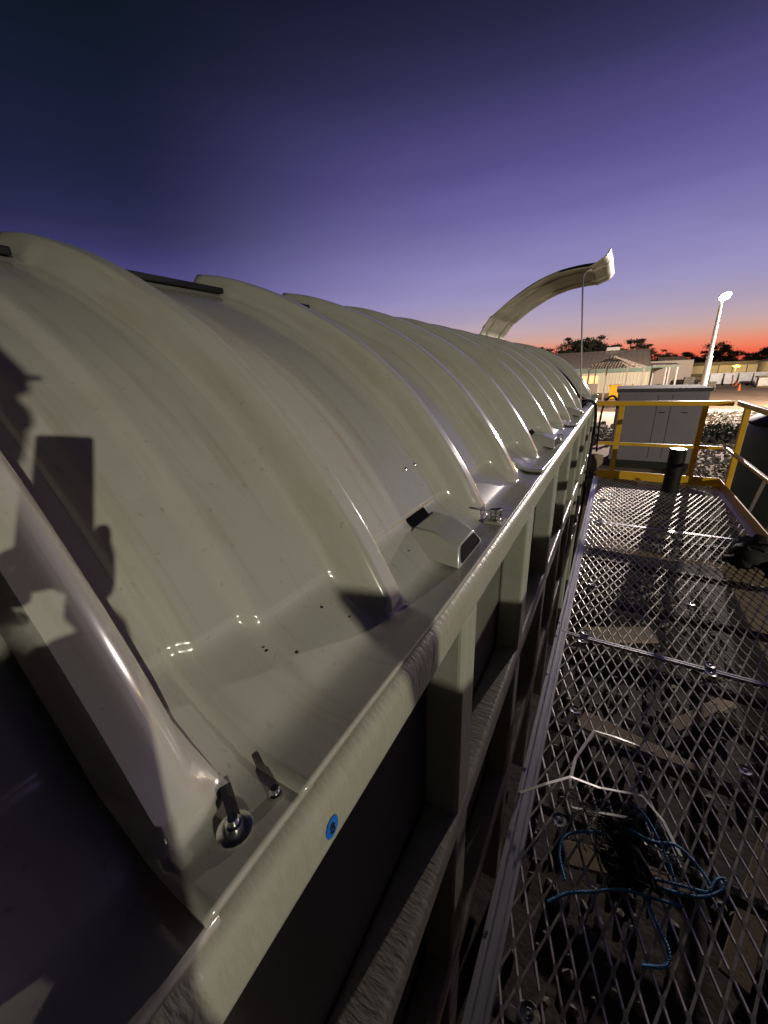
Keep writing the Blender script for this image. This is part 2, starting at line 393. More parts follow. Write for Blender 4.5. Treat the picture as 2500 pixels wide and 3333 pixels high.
def ysamples(y0, y1, ribs):
    ys = set(); nn_ = int((y1-y0)/.05)
    for i in range(nn_+1): ys.add(round(y0+(y1-y0)*i/nn_, 4))
    for r in ribs:
        for d in (-.13,-.115,-.10,-.085,-.07,-.06,-.05,-.042,-.034,-.027,-.02,-.014,-.010,-.007,-.004,-.0015,.001,.0025,.0037,.0042,.006,.012,.02):
            if y0 < r+d < y1: ys.add(round(r+d, 4))
    for d in (.02,.025,.03,.035,.04,.045,.05,.11,.115,.12,.125,.13,.135,.14): ys.add(round(y0+d, 4))
    ys = sorted(ys); o = [ys[0]]
    for y in ys[1:]:
        if y - o[-1] > .0004: o.append(y)
    return o
def shell(y0, y1, ribs, xf=None, lift=.013):
    ysm = ysamples(y0, y1, ribs); nt_ = len(RP); vs = []; fs = []
    for y in ysm:
        w = weight(y, y0, ribs); up = lift * (1 - sst(y0+.02, y0+.5, y)); upa = .003 * (1 - sst(y0+.02, y0+.3, y))
        for i in range(nt_):
            e = sst(-1.56, -1.475, RP[i].x)
            p = VP[i].lerp(RP[i], w*e)
            q = Vector((p.x, y, p.y + (up if i >= KA+7 else upa)))
            vs.append(xf(q) if xf else q)
    for j in range(len(ysm)-1):
        for i in range(nt_-1):
            fs.append((j*nt_+i, j*nt_+i+1, (j+1)*nt_+i+1, (j+1)*nt_+i))
    b = MB(); b.add(vs, fs); return b
THOFF = 1
def finish_shell(o, th=.009):
    s = o.modifiers.new('thick', 'SOLIDIFY'); s.thickness = th; s.offset = THOFF
    o.data.set_sharp_from_angle(angle=R(60))
def skz(x):      # height of the panel floor (between the ribs) at x
    pts = [VP[i].lerp(RP[i], .28) for i in range(KA-8, len(VP))]
    for p, q in zip(pts, pts[1:]):
        if p.x <= x <= q.x and q.x > p.x: return p.y + (q.y-p.y)*(x-p.x)/(q.x-p.x)
    return pts[-1].y
def vent(root, yc):
    h = MB()
    a = yc-.095; b = yc+.095
    rear, front = -.402, -.268
    zr, zf = skz(rear)+.008, -.392
    vs = [(rear, a+.035, zr), (rear, b-.03, zr), (-.345, b-.035, zr-.002), (-.345, a+.03, zr-.002), (front-.006, a+.012, zf), (front-.006, b-.06, zf),
          (rear-.004, a+.01, skz(rear-.004)-.004), (rear-.004, b+.0, skz(rear-.004)-.004), (-.345, a-.015, skz(-.345)-.004), (-.345, b+.015, skz(-.345)-.004), (front, a, -.4415), (front, b, -.4415)]
    fs = [(0, 1, 2, 3), (3, 2, 5, 4), (6, 7, 1, 0), (6, 0, 3, 8), (8, 3, 4, 10), (7, 9, 2, 1), (9, 11, 5, 2), (4, 5, 11, 10)]
    h.add(vs, fs); hood = h.build('vent_hood', M['gel'], root, smooth=True, bevel=.004, seg=2, ang=22)
    mth = MB(); y0, y1, y2, y3 = a+.014, b-.016, b-.066, a+.022
    def mp(u, v):   # u 0..1 across, v 0..1 up
        p = Vector((front+.0014, y0, -.4375)).lerp(Vector((front+.0014, y1, -.4375)), u); q = Vector((front-.0040, y3, -.394)).lerp(Vector((front-.0040, y2, -.394)), u)
        return p.lerp(q, v)
    ring = []
    for cu, cv, a0 in ((.9, .75, 0), (.1, .75, 90), (.1, .25, 180), (.9, .25, 270)):
        for i in range(6):
            t = R(a0+90*i/5); ring.append(mp(cu+.1*math.cos(t), cv+.25*math.sin(t)))
    mth.add(ring, [tuple(range(len(ring)))])
    mo = mth.build('mouth', M['void'], hood, recalc=False)
    sl = MB(); sl.box((-.426, a+.035, 0), (-.408, b-.045, 0.004))
    sl.v = [Vector((v.x, v.y, skz(v.x)+v.z-.002)) for v in sl.v]
    sl.build('slot', M['void'], root, bevel=.002)
def clamp(root, x, y):
    c = MB(); c.box((x-.028, y-.03, -.441), (x+.028, y+.03, -.434)); base = c.build('clamp', M['gel'], root, bevel=.002)
    MB().lathe((x, y, -.434), [(.021, 0), (.021, .003), (.012, .004), (.011, .012), (.006, .013), (.005, .03), (0, .031)], 14).build('bolt', M['chrome'], base, smooth=True)
    k = MB(); k.tube([(x-.012, y-.012, -.432), (x-.013, y-.010, -.40), (x+.012, y+.010, -.40), (x+.013, y+.012, -.432)], .0045, 8)
    k.build('bracket', M['chrome'], base, smooth=True)
    k = MB(); k.bar((x, y, -.405), (x+.045, y+.03, -.402), .012, .003); k.bar((x, y-.004, -.407), (x-.05, y-.03, -.395), .010, .003)
    k.build('lever', M['chrome'], base, bevel=.001)
def washer_bolt(root, x, y, z, name='bolt', r=.016):
    MB().lathe((x, y, z), [(r, 0), (r, .002), (r*.93, .003), (r*.5, .003), (r*.47, .010), (r*.3, .011), (r*.28, .018), (0, .018)], 16).build(name, M['chrome'], root, smooth=True)
def pits(root, pts):
    for x, y, z in pts:
        MB().lathe((x, y, z), [(.0028, 0), (.0028, .0009), (0, .001)], 8).build('screw_hole', M['seam'], root)

SEAMS = [-1.53, .08, .20, 1.80, 3.42, 5.05, 6.30, 6.90]
RIBS = [[-1.15, -.56, -.06], [.165], [.60, 1.19, 1.66], [2.16, 2.78, 3.29], [3.78, 4.50, 5.01], [5.42, 6.05], [6.62, 6.86]]
LABS = ['cream fibreglass cover at the lower left corner, mostly in the photographer shadow',
        'narrow cream cover strip with one fat rounded rib, lapped under the first full cover',
        'cream fibreglass cover second from the camera, with the largest vent',
        'cream ribbed cover in the middle of the row, its seam at the first lapped flange',
        'last closed cream ribbed cover just this side of the black open gap',
        'curved cream cover swung up open against the sky, propped by a thin rod',
        'short cream end cover beyond the open gap at the far end of the trough']
covers = []
HZ = .338
ANG = R(57.0)
def lidxf(q):
    dx, dz = q.x - XR, q.z - HZ
    return Vector((XR + dx*math.cos(ANG) - dz*math.sin(ANG), q.y, HZ + dx*math.sin(ANG) + dz*math.cos(ANG)))
for i in range(7):
    y0, y1 = SEAMS[i], SEAMS[i+1]
    root = thing('fibreglass_cover', (XR, (y0+y1)/2, HZ), LABS[i], 'cover', 'covers on the right half of the trough')
    rr = RIBS[i]
    sh = shell(y0, y1+(.012 if i not in (4, 5, 6) else 0), rr, lidxf if i == 5 else None).build('shell', M['gelraw'] if i == 5 else M['gel'], root, smooth='all')
    finish_shell(sh)
    if i == 5:
        MB().prism([(XR-.02, HZ-.03), (XR+.02, HZ-.03), (XR+.02, HZ+.01), (XR-.02, HZ+.01)], y0+.05, y1-.05).build('hinge', M['black'], root)
        # pull handle and hook bracket under the free edge
        p = lidxf(Vector((-.44, y0+.10, -.345))); MB().box(p - Vector((.02, .02, .03)), p + Vector((.02, .02, .01))).build('hook_bracket', M['chrome'], root, bevel=.003)
        continue
    edges = [y0] + [r+.006 for r in rr]; ends = [r-RW-.005 for r in rr] + [y1-.005]
    for ya, yb_ in zip(edges, ends):          # black rubber strips along the crown, between the ribs
        if yb_-ya > .06:
            zc = .284 + .28*.09
            MB().prism([(-1.290, zc-.012), (-1.262, zc-.014), (-1.262, zc+.004), (-1.290, zc+.007)], ya, yb_).build('ridge_seal', M['black'], root, bevel=.003)
    if i in (2, 3, 4):
        vent(root, (.885, 2.52, 4.27)[i-2]); clamp(root, -.272, (1.13, 2.70, 4.47)[i-2])
    if i == 1:
        washer_bolt(root, -.275, .142, -.429, r=.018); washer_bolt(root, -.262, .186, -.433, r=.015)
        MB().bar((-.278, .146, -.427), (-.318, .165, -.424), .012, .003).build('catch_plate', M['seam'], root)
    if i == 2:
        pits(root, [(-.395, .31, skz(-.395)+.006), (-.37, .345, skz(-.37)+.004), (-.395, .44, skz(-.395)+.003), (-.36, .47, skz(-.36)+.002), (-.375, .74, skz(-.375)+.001)])
        for yy_ in (.95, 1.01):        # pair of screws on the face above the vent
            k_ = min(range(KA), key=lambda q: abs(VP[q].y+.235)); p_ = VP[k_].lerp(RP[k_], .28); tn = (VP[k_+1]-VP[k_-1]).normalized()
            MB().lathe((p_.x+.002, yy_, p_.y+.0015), [(.006, -.003), (.006, .002), (.004, .004), (0, .004)], 10, tilt=Matrix.Rotation(math.atan2(-tn.y, tn.x), 3, 'Y')).build('screw', M['chrome'], root, smooth=True)
    covers.append(root)
# left half: mirrored covers, only their rib ends show over the ridge
mir = lambda q: Vector((2*XR - .004 - q.x, q.y, q.z))
LL = ['far side cream cover behind the fat rib at the left edge', 'far side cream cover whose rib end peeks over the black ridge strip',
      'far side cream cover behind the middle of the ridge', 'far side cream cover behind the last closed cover', 'far side cream cover behind the open lid', 'far side short cream cover at the far end']
for i in range(6):
    y0, y1 = ([-1.53]+SEAMS[2:])[i], SEAMS[i+2]
    root = thing('fibreglass_cover', (XR, (y0+y1)/2, HZ), LL[i], 'cover', 'covers on the far half of the trough')
    b = shell(y0, y1, [r-.04 for r in (RIBS[0]+RIBS[1] if i == 0 else RIBS[i+1])], mir); b.f = [tuple(reversed(f)) for f in b.f]
    sh = b.build('shell', M['gel'], root, smooth='all'); finish_shell(sh)
# end plate across the far end of the covers
ep = MB(); arc = [(p.x, p.y) for p in RP[:KA:3]] + [(-.33, -.44)]
prof = arc + [(2*XR-x, z) for x, z in reversed(arc[1:])]
ep.prism([(x, z+.004) for x, z in prof], 6.902, 6.925)
eo = thing('end_bulkhead', (XR, 6.91, -.45), 'arched cream end wall closing the far end of the covers', 'end wall'); ep.build('plate', M['gel'], eo)
# prop rod
pr = thing('prop_rod', (-.33, 5.10, -.44), 'thin steel rod holding the raised cover open', 'prop rod')
MB().tube([(-.335, 5.10, -.44), (-.47, 5.13, .86)], .0085, 8).build('rod', M['chrome'], pr, smooth=True)
MB().tube([(-.47, 5.13, .86), (-.472, 5.14, .91), (-.45, 5.15, .955), (-.43, 5.15, .98)], .009, 8).build('hook', M['chrome'], pr, smooth=True)
# hose at the far end of the rim
ho = MB(); ho.tube(smooth_poly([(-.42, 5.75, -.50), (-.33, 5.80, -.425), (-.25, 5.85, -.43), (-.205, 5.90, -.52), (-.19, 5.95, -.8), (-.20, 5.95, -1.2), (-.21, 6.0, -1.9), (-.25, 6.1, -3.05)] , 6), .018, 8)
ho.build('hose', M['black'], smooth='all', label='black hose looped over the trough rim by the open gap', cat='hose')

# ---------------------------------------------------------------- walkway
XL, XD = -.098, 1.36
YD0, YD1 = -1.6, 6.62
wk = thing('walkway', (.63, 2.5, GZ), 'raised aluminium walkway floored with silver expanded mesh', 'walkway')
PX, PY = .0565, .149
SEAM_Y = (2.345, 4.55)
def mesh_sheet(y0, y1):
    b = MB(); ni = int((XD-XL)/PX)+1; nj = int((y1-y0)/PY)+1
    z = DZ
    def ok(p): return XL+.02 <= p[0] <= XD+.002 and y0 <= p[1] <= y1
    for j in range(-1, nj+1):
        for i in range(-1, ni+1):
            a = (XL+.03+i*PX, y0+j*PY)
            c = (a[0]+PX/2, a[1]+PY/2); d = (a[0]-PX/2, a[1]+PY/2); e = (a[0], a[1]+PY)
            for p, q in ((a, c), (a, d), (c, e), (d, e)):
                if ok(p) or ok(q):
                    P = [min(max(p[0], XL+.02), XD), min(max(p[1], y0), y1)]; Q = [min(max(q[0], XL+.02), XD), min(max(q[1], y0), y1)]
                    zz = .0012 if (p == a) == (q == c or q == d) else 0
                    b.bar((P[0], P[1], z-.004), (Q[0], Q[1], z-.001), .0064, .0055, up=(.25, .5, 1))
            for cpt in (a, c):
                if ok(cpt): b.bar((cpt[0], cpt[1]-.013, z-.002), (cpt[0], cpt[1]+.013, z+.0005), .0110, .007)
    return b
b0 = YD0
for y1 in SEAM_Y + (YD1,):
    mesh_sheet(b0+.012, y1-.012).build('expanded_mesh', M['galv'], wk); b0 = y1
# edge extrusion (left) in two lengths, right edge angle
def extr(x0, y0, y1, name='edge_channel', flip=1):
    p = [(x0, -.10), (x0+.062*flip, -.10), (x0+.062*flip, .006), (x0+.050*flip, .006), (x0+.049*flip, .002), (x0+.040*flip, .002), (x0+.039*flip, .008), (x0+.024*flip, .008), (x0+.023*flip, .001), (x0+.016*flip, .001), (x0+.015*flip, .012), (x0, .012)]
    return MB().prism([(x, DZ+z) for x, z in p], y0, y1).build(name, M['alu'], wk, bevel=.0012, seg=1)
for y0, y1 in ((YD0, 2.343), (2.347, 6.60)): extr(XL-.028, y0, y1)
extr(XD+.012, YD0, 6.60, flip=-1)
for y in (.2, .7, 1.28, 1.9, 2.27, 2.42, 3.0, 3.9, 4.9, 5.9):
    MB().lathe((XL-.020, y, DZ+.011), [(.006, 0), (.006, .003), (0, .004)], 10).build('rivet', M['chrome'], wk)
for y in SEAM_Y:
    MB().bar((XL+.03, y-.009, DZ-.006), (XD, y-.009, DZ-.006), .010, .02).build('joint_bar', M['alu'], wk)
    MB().bar((XL+.03, y+.009, DZ-.006), (XD, y+.009, DZ-.006), .010, .02).build('joint_bar', M['alu'], wk)
for y in (-1.2, .0, .62, 1.26, 1.70, 2.345, 3.05, 3.8, 4.55, 5.4, 6.2):
    MB().box((XL, y-.016, DZ-.15), (XD, y+.016, DZ-.10)).build('cross_bearer', M['bearer'], wk, bevel=.002)
for x in (XL+.02, XD-.02):
    for y in (-1.2, 2.3, 6.2):
        MB().box((x-.03, y-.09, GZ), (x+.03, y-.034, DZ-.026)).build('support_leg', M['alu'], wk, bevel=.003)
for y in (.02, .60, 1.13, 1.71, 2.30, 2.39, 3.06, 3.80, 4.50, 4.60, 5.42):
    for x in (.035, .66, 1.26):
        jx = random.uniform(-.012, .012)
        MB().lathe((x+jx, y+random.uniform(-.01, .01), DZ+.001), [(.011, .001), (.012, 0), (.026, .001), (.028, .005), (.024, .010), (.013, .008), (.010, .003), (.007, .004), (.006, .011), (0, .012)], 18).build('mesh_clip', M['chrome'], wk, smooth=True)

# handrails
def rail(b, p, q, w=.06, h=.06): b.bar(p, q, w, h); return b
er = thing('end_handrail', (.6, 6.66, DZ), 'yellow handrail with toe board closing the far end of the walkway', 'handrail')
MB().bar((-.22, 6.66, -.51), (1.325, 6.66, -.51), .065, .062).build('top_rail', M['yellow'], er, bevel=.006)
MB().bar((-.14, 6.675, -1.09), (1.33, 6.675, -1.09), .03, .045).build('mid_rail', M['yellow'], er, bevel=.004)
MB().box((-.10, 6.645, DZ-.015), (1.385, 6.662, DZ+.108)).build('toe_board', M['yellow'], er, bevel=.004)
for x0, x1 in ((.065, .135), (1.02, 1.085)):
    MB().box((x0, 6.67, DZ-.05), (x1, 6.73, -.541)).build('post', M['yellow'], er, bevel=.005)
sr = thing('side_handrail', (1.40, 3, DZ), 'yellow handrail along the right edge of the walkway, its top rail shining', 'handrail')
MB().bar((1.40, 6.72, -.515), (1.40, 1.72, -.515), .062, .06).build('top_rail', M['yellow'], sr, bevel=.012, seg=3)
MB().bar((1.385, 6.70, -1.10), (1.385, 1.72, -1.10), .045, .04).build('mid_rail', M['yellow'], sr, bevel=.012, seg=3)
MB().box((1.372, -1.6, DZ-.015), (1.388, 6.64, DZ+.10)).build('toe_board', M['yellow'], sr, bevel=.004)
for y in (6.42, 4.62, 2.8, 1.80):
    MB().box((1.392, y-.035, DZ-.05), (1.452, y+.035, -.5445)).build('post', M['yellow'], sr, bevel=.005)
MB().bar((1.60, 5.81, -1.30), (1.60, 6.04, -1.80), .03, .02).build('brace', M['alu'], sr)
# pipe on the deck
pp = thing('pipe_offcut', (.79, 6.15, DZ), 'short black pipe standing upright on the mesh by the far handrail', 'pipe')
pb = MB(); pb.lathe((.79, 6.12, DZ+.004), [(.078, 0), (.092, 0), (.092, .565), (.076, .565), (.076, .02), (.078, 0)], 28)
pb.build('pipe_wall', M['black'], pp, smooth=True, recalc=True)
MB().lathe((.79, 6.12, DZ+.569), [(.078, 0), (.091, 0), (.091, .002), (.078, .002)], 28).build('cut_rim', M['galv'], pp)
# cloth bag by the right toe board
def lump(c, r, n, seed, sc=(1, 1, .6)):
    rnd = random.Random(seed); bm = bmesh.new(); bmesh.ops.create_icosphere(bm, subdivisions=3, radius=1)
    dirs = [(Vector((rnd.gauss(0, 1), rnd.gauss(0, 1), rnd.gauss(0, 1))).normalized(), rnd.uniform(.12, .45)) for _ in range(n)]
    vs = []
    for v in bm.verts:
        d = v.co.normalized(); k_ = 1
        for q, a in dirs: k_ += a * (max(0, d.dot(q)) ** (6 if n < 40 else 22)) - a*.3 * (max(0, -d.dot(q)) ** 8)
        p = Vector((d.x*sc[0], d.y*sc[1], max(-.6, d.z)*sc[2])) * r * k_
        vs.append(Vector(c) + p)
    fs = [tuple(v.index for v in f.verts) for f in bm.faces]; bm.free()
    b = MB(); b.add(vs, fs); return b
bgk = thing('cloth_bag', (1.2, 3.95, DZ), 'crumpled black work bag against the right toe board', 'bag')
lump((1.20, 3.98, DZ+.085), .145, 60, 3, (1.05, 1.2, .8)).build('bag_body', M['rag'], bgk, smooth='all')
lump((1.07, 3.90, DZ+.05), .075, 40, 8, (1.2, 1, .7)).build('pocket', M['rag'], bgk, smooth='all')
lump((1.28, 3.80, DZ+.05), .08, 40, 18, (1.0, 1.2, .7)).build('pocket', M['rag'], bgk, smooth='all')
MB().tube(smooth_poly([(1.10, 3.86, DZ+.16), (1.06, 3.80, DZ+.24), (1.18, 3.78, DZ+.26), (1.25, 3.86, DZ+.17)], 6), .011, 6).build('handle', M['rag'], bgk, smooth='all')
# rag, rope and strapping on the near mesh
rg = thing('black_rag', (.235, 1.17, DZ), 'matted black rag tangled in the blue rope on the near mesh', 'rag')
rnd = random.Random(4)
for q in range(6):
    b = MB(); cx_, cy_ = .235+rnd.gauss(0, .05), 1.17+rnd.gauss(0, .05); na = 9; nr = 7; aa = rnd.uniform(0, 6.28); vs = []; fs = []
    L1, L2 = rnd.uniform(.05, .09), rnd.uniform(.025, .05); ph_ = [rnd.uniform(0, 6.28) for _ in range(6)]
    for i in range(na):
        for j in range(nr):
            u = (i/(na-1)-.5)*2; v = (j/(nr-1)-.5)*2
            u2 = u*(1+.15*math.sin(5*v+ph_[0])); v2 = v*(1+.25*math.sin(4*u+ph_[1]))
            x_ = L1*u2*math.cos(aa)-L2*v2*math.sin(aa); y_ = L1*u2*math.sin(aa)+L2*v2*math.cos(aa)
            z_ = .018+.006*q+.016*math.sin(6*u+ph_[2])*math.cos(5*v+ph_[3])+.010*math.sin(9*v+3*u+ph_[4])-.02*max(abs(u), abs(v))**3
            vs.append((cx_+x_, cy_+y_, DZ+max(.003, z_)))
    for i in range(na-1):
        for j in range(nr-1): fs.append((i*nr+j, i*nr+j+1, (i+1)*nr+j+1, (i+1)*nr+j))
    b.add(vs, fs); o_ = b.build('rag_fold', M['rag'], rg, smooth='all', recalc=False)
    sm = o_.modifiers.new('thick', 'SOLIDIFY'); sm.thickness = .003; ss_ = o_.modifiers.new('sub', 'SUBSURF'); ss_.levels = 1; ss_.render_levels = 1
fb_ = MB()
for q in range(90):
    a0 = rnd.uniform(0, 6.28); c_ = Vector((.235+rnd.gauss(0, .06), 1.15+rnd.gauss(0, .06), DZ+.02)); r_ = rnd.uniform(.02, .07); pts = []
    for i in range(7):
        t = i/6; pts.append(c_+Vector((r_*math.cos(a0+t*rnd.uniform(1, 4)), r_*math.sin(a0+t*rnd.uniform(1, 4)), .02*math.sin(t*3.1)-.012*t)))
    fb_.tube(smooth_poly(pts, 3), rnd.uniform(.0008, .0018), 4)
fb_.build('rag_fibres', M['rag'], rg, kind='stuff')
def rope(path, seed):
    pts = smooth_poly([(x*1.045, y*1.045, DZ+z) for x, y, z in path], 12)
    L = [0.0]
    for i in range(1, len(pts)): L.append(L[-1] + (pts[i]-pts[i-1]).length)
    nst = max(8, int(L[-1]/.0035)); pts = resample(pts, nst)
    b = MB()
    for ph in range(3):
        st = []
        for i, p in enumerate(pts):
            d = (pts[min(i+1, nst-1)]-pts[max(i-1, 0)]).normalized(); a = d.cross(Vector((0, 0, 1))).normalized(); c = d.cross(a)
            t = i*.0035/.022*2*math.pi + ph*2*math.pi/3
            st.append(p + (a*math.cos(t)+c*math.sin(t))*.0026)
        b.tube(st, .0027, 5)
    return b
rp = thing('blue_rope', (.27, 1.1, DZ), 'twisted blue rope lying in loops on the near mesh', 'rope')
for i, pth in enumerate([
    [(.16, 1.10, .03), (.10, 1.08, .012), (.055, 1.04, .008), (.045, .98, .006), (.07, .91, .004)],
    [(.24, 1.14, .05), (.31, 1.15, .03), (.38, 1.18, .02), (.44, 1.14, .012), (.455, 1.09, .008), (.36, 1.06, .01), (.28, 1.03, .02)],
    [(.455, 1.09, .012), (.475, 1.13, .012), (.50, 1.15, .01), (.485, 1.11, .008), (.43, 1.06, .012), (.36, 1.035, .012), (.30, 1.025, .012)],
    [(.03, .83, .004), (.08, .88, .006), (.14, .91, .02), (.22, .96, .02), (.29, .985, .01), (.38, 1.01, .006)],
    [(.29, .97, .01), (.315, .92, .006), (.335, .88, .006), (.325, .84, .004), (.27, .81, .004)],
    [(.26, 1.26, .02), (.30, 1.22, .03), (.35, 1.12, .02), (.37, 1.05, .004)]]):
    rope(pth, i).build('rope_strand', M['rope'], rp, smooth='all')
def strap(path):
    b = MB(); pts = [Vector((x*1.045, y*1.045, DZ+z)) for x, y, z in path]; w = .0056
    ins = []
    for i, p in enumerate(pts):
        if 0 < i < len(pts)-1:
            a = pts[i-1]; c = pts[i+1]; ins += [p.lerp(a, min(.4, .015/(p-a).length)), p.lerp(a, min(.15, .004/(p-a).length)), p.lerp(c, min(.15, .004/(c-p).length)), p.lerp(c, min(.4, .015/(c-p).length))]
        else: ins.append(p)
    vs = []; fs = []
    for i, p in enumerate(ins):
        d = (ins[min(i+1, len(ins)-1)]-ins[max(i-1, 0)]).normalized(); s_ = d.cross(Vector((.05, .30, 1))).normalized()*w; u = s_.cross(d).normalized()*.0007
        vs += [p-s_-u, p+s_-u, p+s_+u, p-s_+u]
    for i in range(len(ins)-1):
        for k_ in range(4): fs.append((i*4+k_, i*4+(k_+1)%4, (i+1)*4+(k_+1)%4, (i+1)*4+k_))
    fs += [(3, 2, 1, 0), tuple(range((len(ins)-1)*4, len(ins)*4))]
    b.add(vs, fs); return b
sp = thing('plastic_strap', (.2, 1.3, DZ), 'white plastic strapping bent into loops beside the rag', 'strapping')
strap([(-.115, 1.06, .0), (-.11, 1.10, .035), (-.03, 1.17, .05), (.05, 1.26, .03), (.15, 1.28, .012), (.29, 1.325, .008), (.35, 1.26, .008), (.395, 1.15, .01), (.30, 1.14, .02), (.24, 1.13, .03)]).build('strap_length', M['strap'], sp)
strap([(.25, 1.185, .05), (.16, 1.17, .03), (.07, 1.155, .01), (.05, 1.25, .02), (.06, 1.37, .012), (.12, 1.55, .01), (.20, 1.555, .012), (.29, 1.56, .006), (.34, 1.54, .0)]).build('strap_length', M['strap'], sp)

sf = MB(); sf.box((-.33, -2.2, GZ+.10), (1.75, 7.0, GZ+.14)); sf.build('under_deck_shade', M['deckshade'], kind='structure')  # dark sheet added to paint shade onto the ground under the mesh
# offcuts lying on the ground under the mesh
rnd = random.Random(5)
LAB = ['tan board offcut on the ground under the near mesh', 'yellow painted offcut under the near mesh', 'short tan board under the middle of the mesh', 'tan plank under the mesh beyond the joint bar', 'broken tan board under the far mesh', 'long tan plank under the right of the mesh', 'tan board offcut lying under the blue rope', 'narrow tan board under the far right mesh']
for i, (x, y, l_, w_, a) in enumerate([(.45, 1.0, .7, .16, .5), (.12, .72, .5, .06, -.5), (.45, 1.95, .7, .14, .25), (.5, 2.9, .8, .2, -.3), (.4, 4.4, .7, .25, .4), (1.1, 2.2, 1.1, .12, 1.2), (.75, .75, .6, .14, -.3), (1.05, 3.6, .8, .10, .9)]):
    b = MB(); d = Vector((math.cos(a), math.sin(a), rnd.uniform(-.1, .1)))*l_/2; p = Vector((x, y, GZ+.25 if i < 6 else GZ+.2))
    b.bar(p-d, p+d, w_, .03); b.build('board_offcut', M['yellow'] if i == 1 else M['wood'], bevel=.004, label=LAB[i], cat='board', group='offcuts under the walkway')
# gravel and rubble as stuff
rb = MB(); rnd = random.Random(2)
for i in range(800):
    rb.rock((rnd.uniform(-.1, 1.5), rnd.uniform(.2, 6.5), GZ+.14+rnd.uniform(0, .02)), rnd.uniform(.012, .045), rnd)
rb.build('loose_stones', M['gravel'], kind='stuff', label='loose stones on the ground under the walkway', cat='stones')
rb = MB()
for i in range(3400):
    y = 7.5 + 12*rnd.random()**1.3; x = rnd.uniform(.12*y, .42*y+1)
    rb.rock((x, y, GZ+rnd.uniform(0, .09)), rnd.uniform(.03, .085), rnd)
rb.build('gravel', M['gravel'], kind='stuff', label='grey gravel bed right of the grey cabinet', cat='gravel')
rb = MB()
for i in range(1500):
    t = rnd.random(); y = rnd.uniform(25.5, 33.5); x = rnd.uniform(4.6, 11.5); hgt = max(0, 1-abs((y-29.5)/4))*.35
    rb.rock((x, y, GZ+hgt*rnd.uniform(.5, 1)), rnd.uniform(.08, .24), rnd)
rb.build('rubble', M['stone'], kind='stuff', label='bank of pale broken rock below the lamp post', cat='rubble')
rb = MB()
for i in range(420):
    y = rnd.uniform(18, 24); x = rnd.gauss(-1.1, .8); rb.rock((x, y, GZ+rnd.uniform(0, .3)), rnd.uniform(.06, .2), rnd)
rb.build('rubble', M['gravel'], kind='stuff', label='dark broken rubble strip behind the tan boulder', cat='rubble')
lump((-.62, 13.4, GZ+.25), .42, 60, 21, (1.0, 1.1, 1.35)).build('boulder', M['sand'], label='tan earth boulder left of the grey cabinet', cat='boulder')
sm_ = MB(); rnd = random.Random(14)
for i in range(520):
    u, v = rnd.gauss(0, .8), rnd.gauss(0, .6); sm_.rock((4.5+u, 21.3+v, GZ+.42*math.exp(-(u*u+v*v))*rnd.uniform(.3, 1)), rnd.uniform(.06, .19), rnd)
sm_.build('spoil_heap', M['darkrock'], kind='stuff', label='dark heap of broken rock and weeds behind the gravel', cat='heap')
wd = MB()
for i in range(900):
    p = Vector((4.3+rnd.gauss(0, .9), 21.2+rnd.gauss(0, .5), GZ+.3+abs(rnd.gauss(0, .16)))); q = Vector((rnd.gauss(0, 1), rnd.gauss(0, 1), rnd.gauss(0, 1))).normalized(); u = q.orthogonal(); w_ = q.cross(u)
    wd.add([p-u*.09, p-w_*.025, p+u*.09, p+w_*.025], [(0, 1, 2, 3)])
wd.build('weeds', M['leaf'], recalc=False, kind='stuff', label='straggly dark weeds on the rock heap', cat='weeds')
for i, (x, y, s_) in enumerate([(1.9, 11.2, .16), (2.15, 11.8, .13), (.2, 11.9, .2), (-.3, 11.6, .14)]):
    lump((x, y, GZ+.05), s_*1.6, 16, 50+i, (1.2, 1, .8)).build('rock', M['gravel'], group='rocks at the cabinet foot', cat='rock',
        label=['dark rock at the right foot of the grey cabinet', 'smaller dark rock behind the one at the cabinet foot', 'dark rock in front of the left cabinet corner', 'small rock left of the cabinet corner'][i])

# unseen block added right of the walkway, just outside the frame: keeps the floodlight off the deck
stl = thing('flood_blocker', (3.2, -3, GZ), 'unseen grey block added beside the walkway to hold off the floodlight', 'tank')
MB().box((2.1, -9.0, GZ), (4.4, 1.75, -.565)).build('body', M['wall'], stl, bevel=.03)
MB().box((2.04, -9.1, -.562), (4.46, 1.81, -.478)).build('rim', M['steel'], stl, bevel=.01)
MB().box((2.14, -8.6, -.475), (3.2, -.42, -.195)).build('upper_blocker', M['cab'], stl, bevel=.03)  # raised block added to darken the near trough wall
caster = thing('shadow_caster', (1.47, -.22, DZ), 'unseen box on a post, added to throw the blob shadow on the cover', 'shadow caster')  # unseen object, shaped to cast the dark blob near the rib foot
b_ = MB(); b_.add([(1.47, -.25, -.24), (1.53, -.25, -.24), (1.53, -.165, -.24), (1.47, -.165, -.24), (1.47, -.30, -.03), (1.53, -.30, -.03), (1.53, -.165, -.075), (1.47, -.165, -.075)],
    [(0,3,2,1),(4,5,6,7),(0,1,5,4),(1,2,6,5),(2,3,7,6),(3,0,4,7)]); b_.build('body', M['cab'], caster, bevel=.02, seg=3)
MB().box((1.475, -.25, DZ-.05), (1.53, -.175, -.235)).build('post', M['yellow'], caster, bevel=.005)
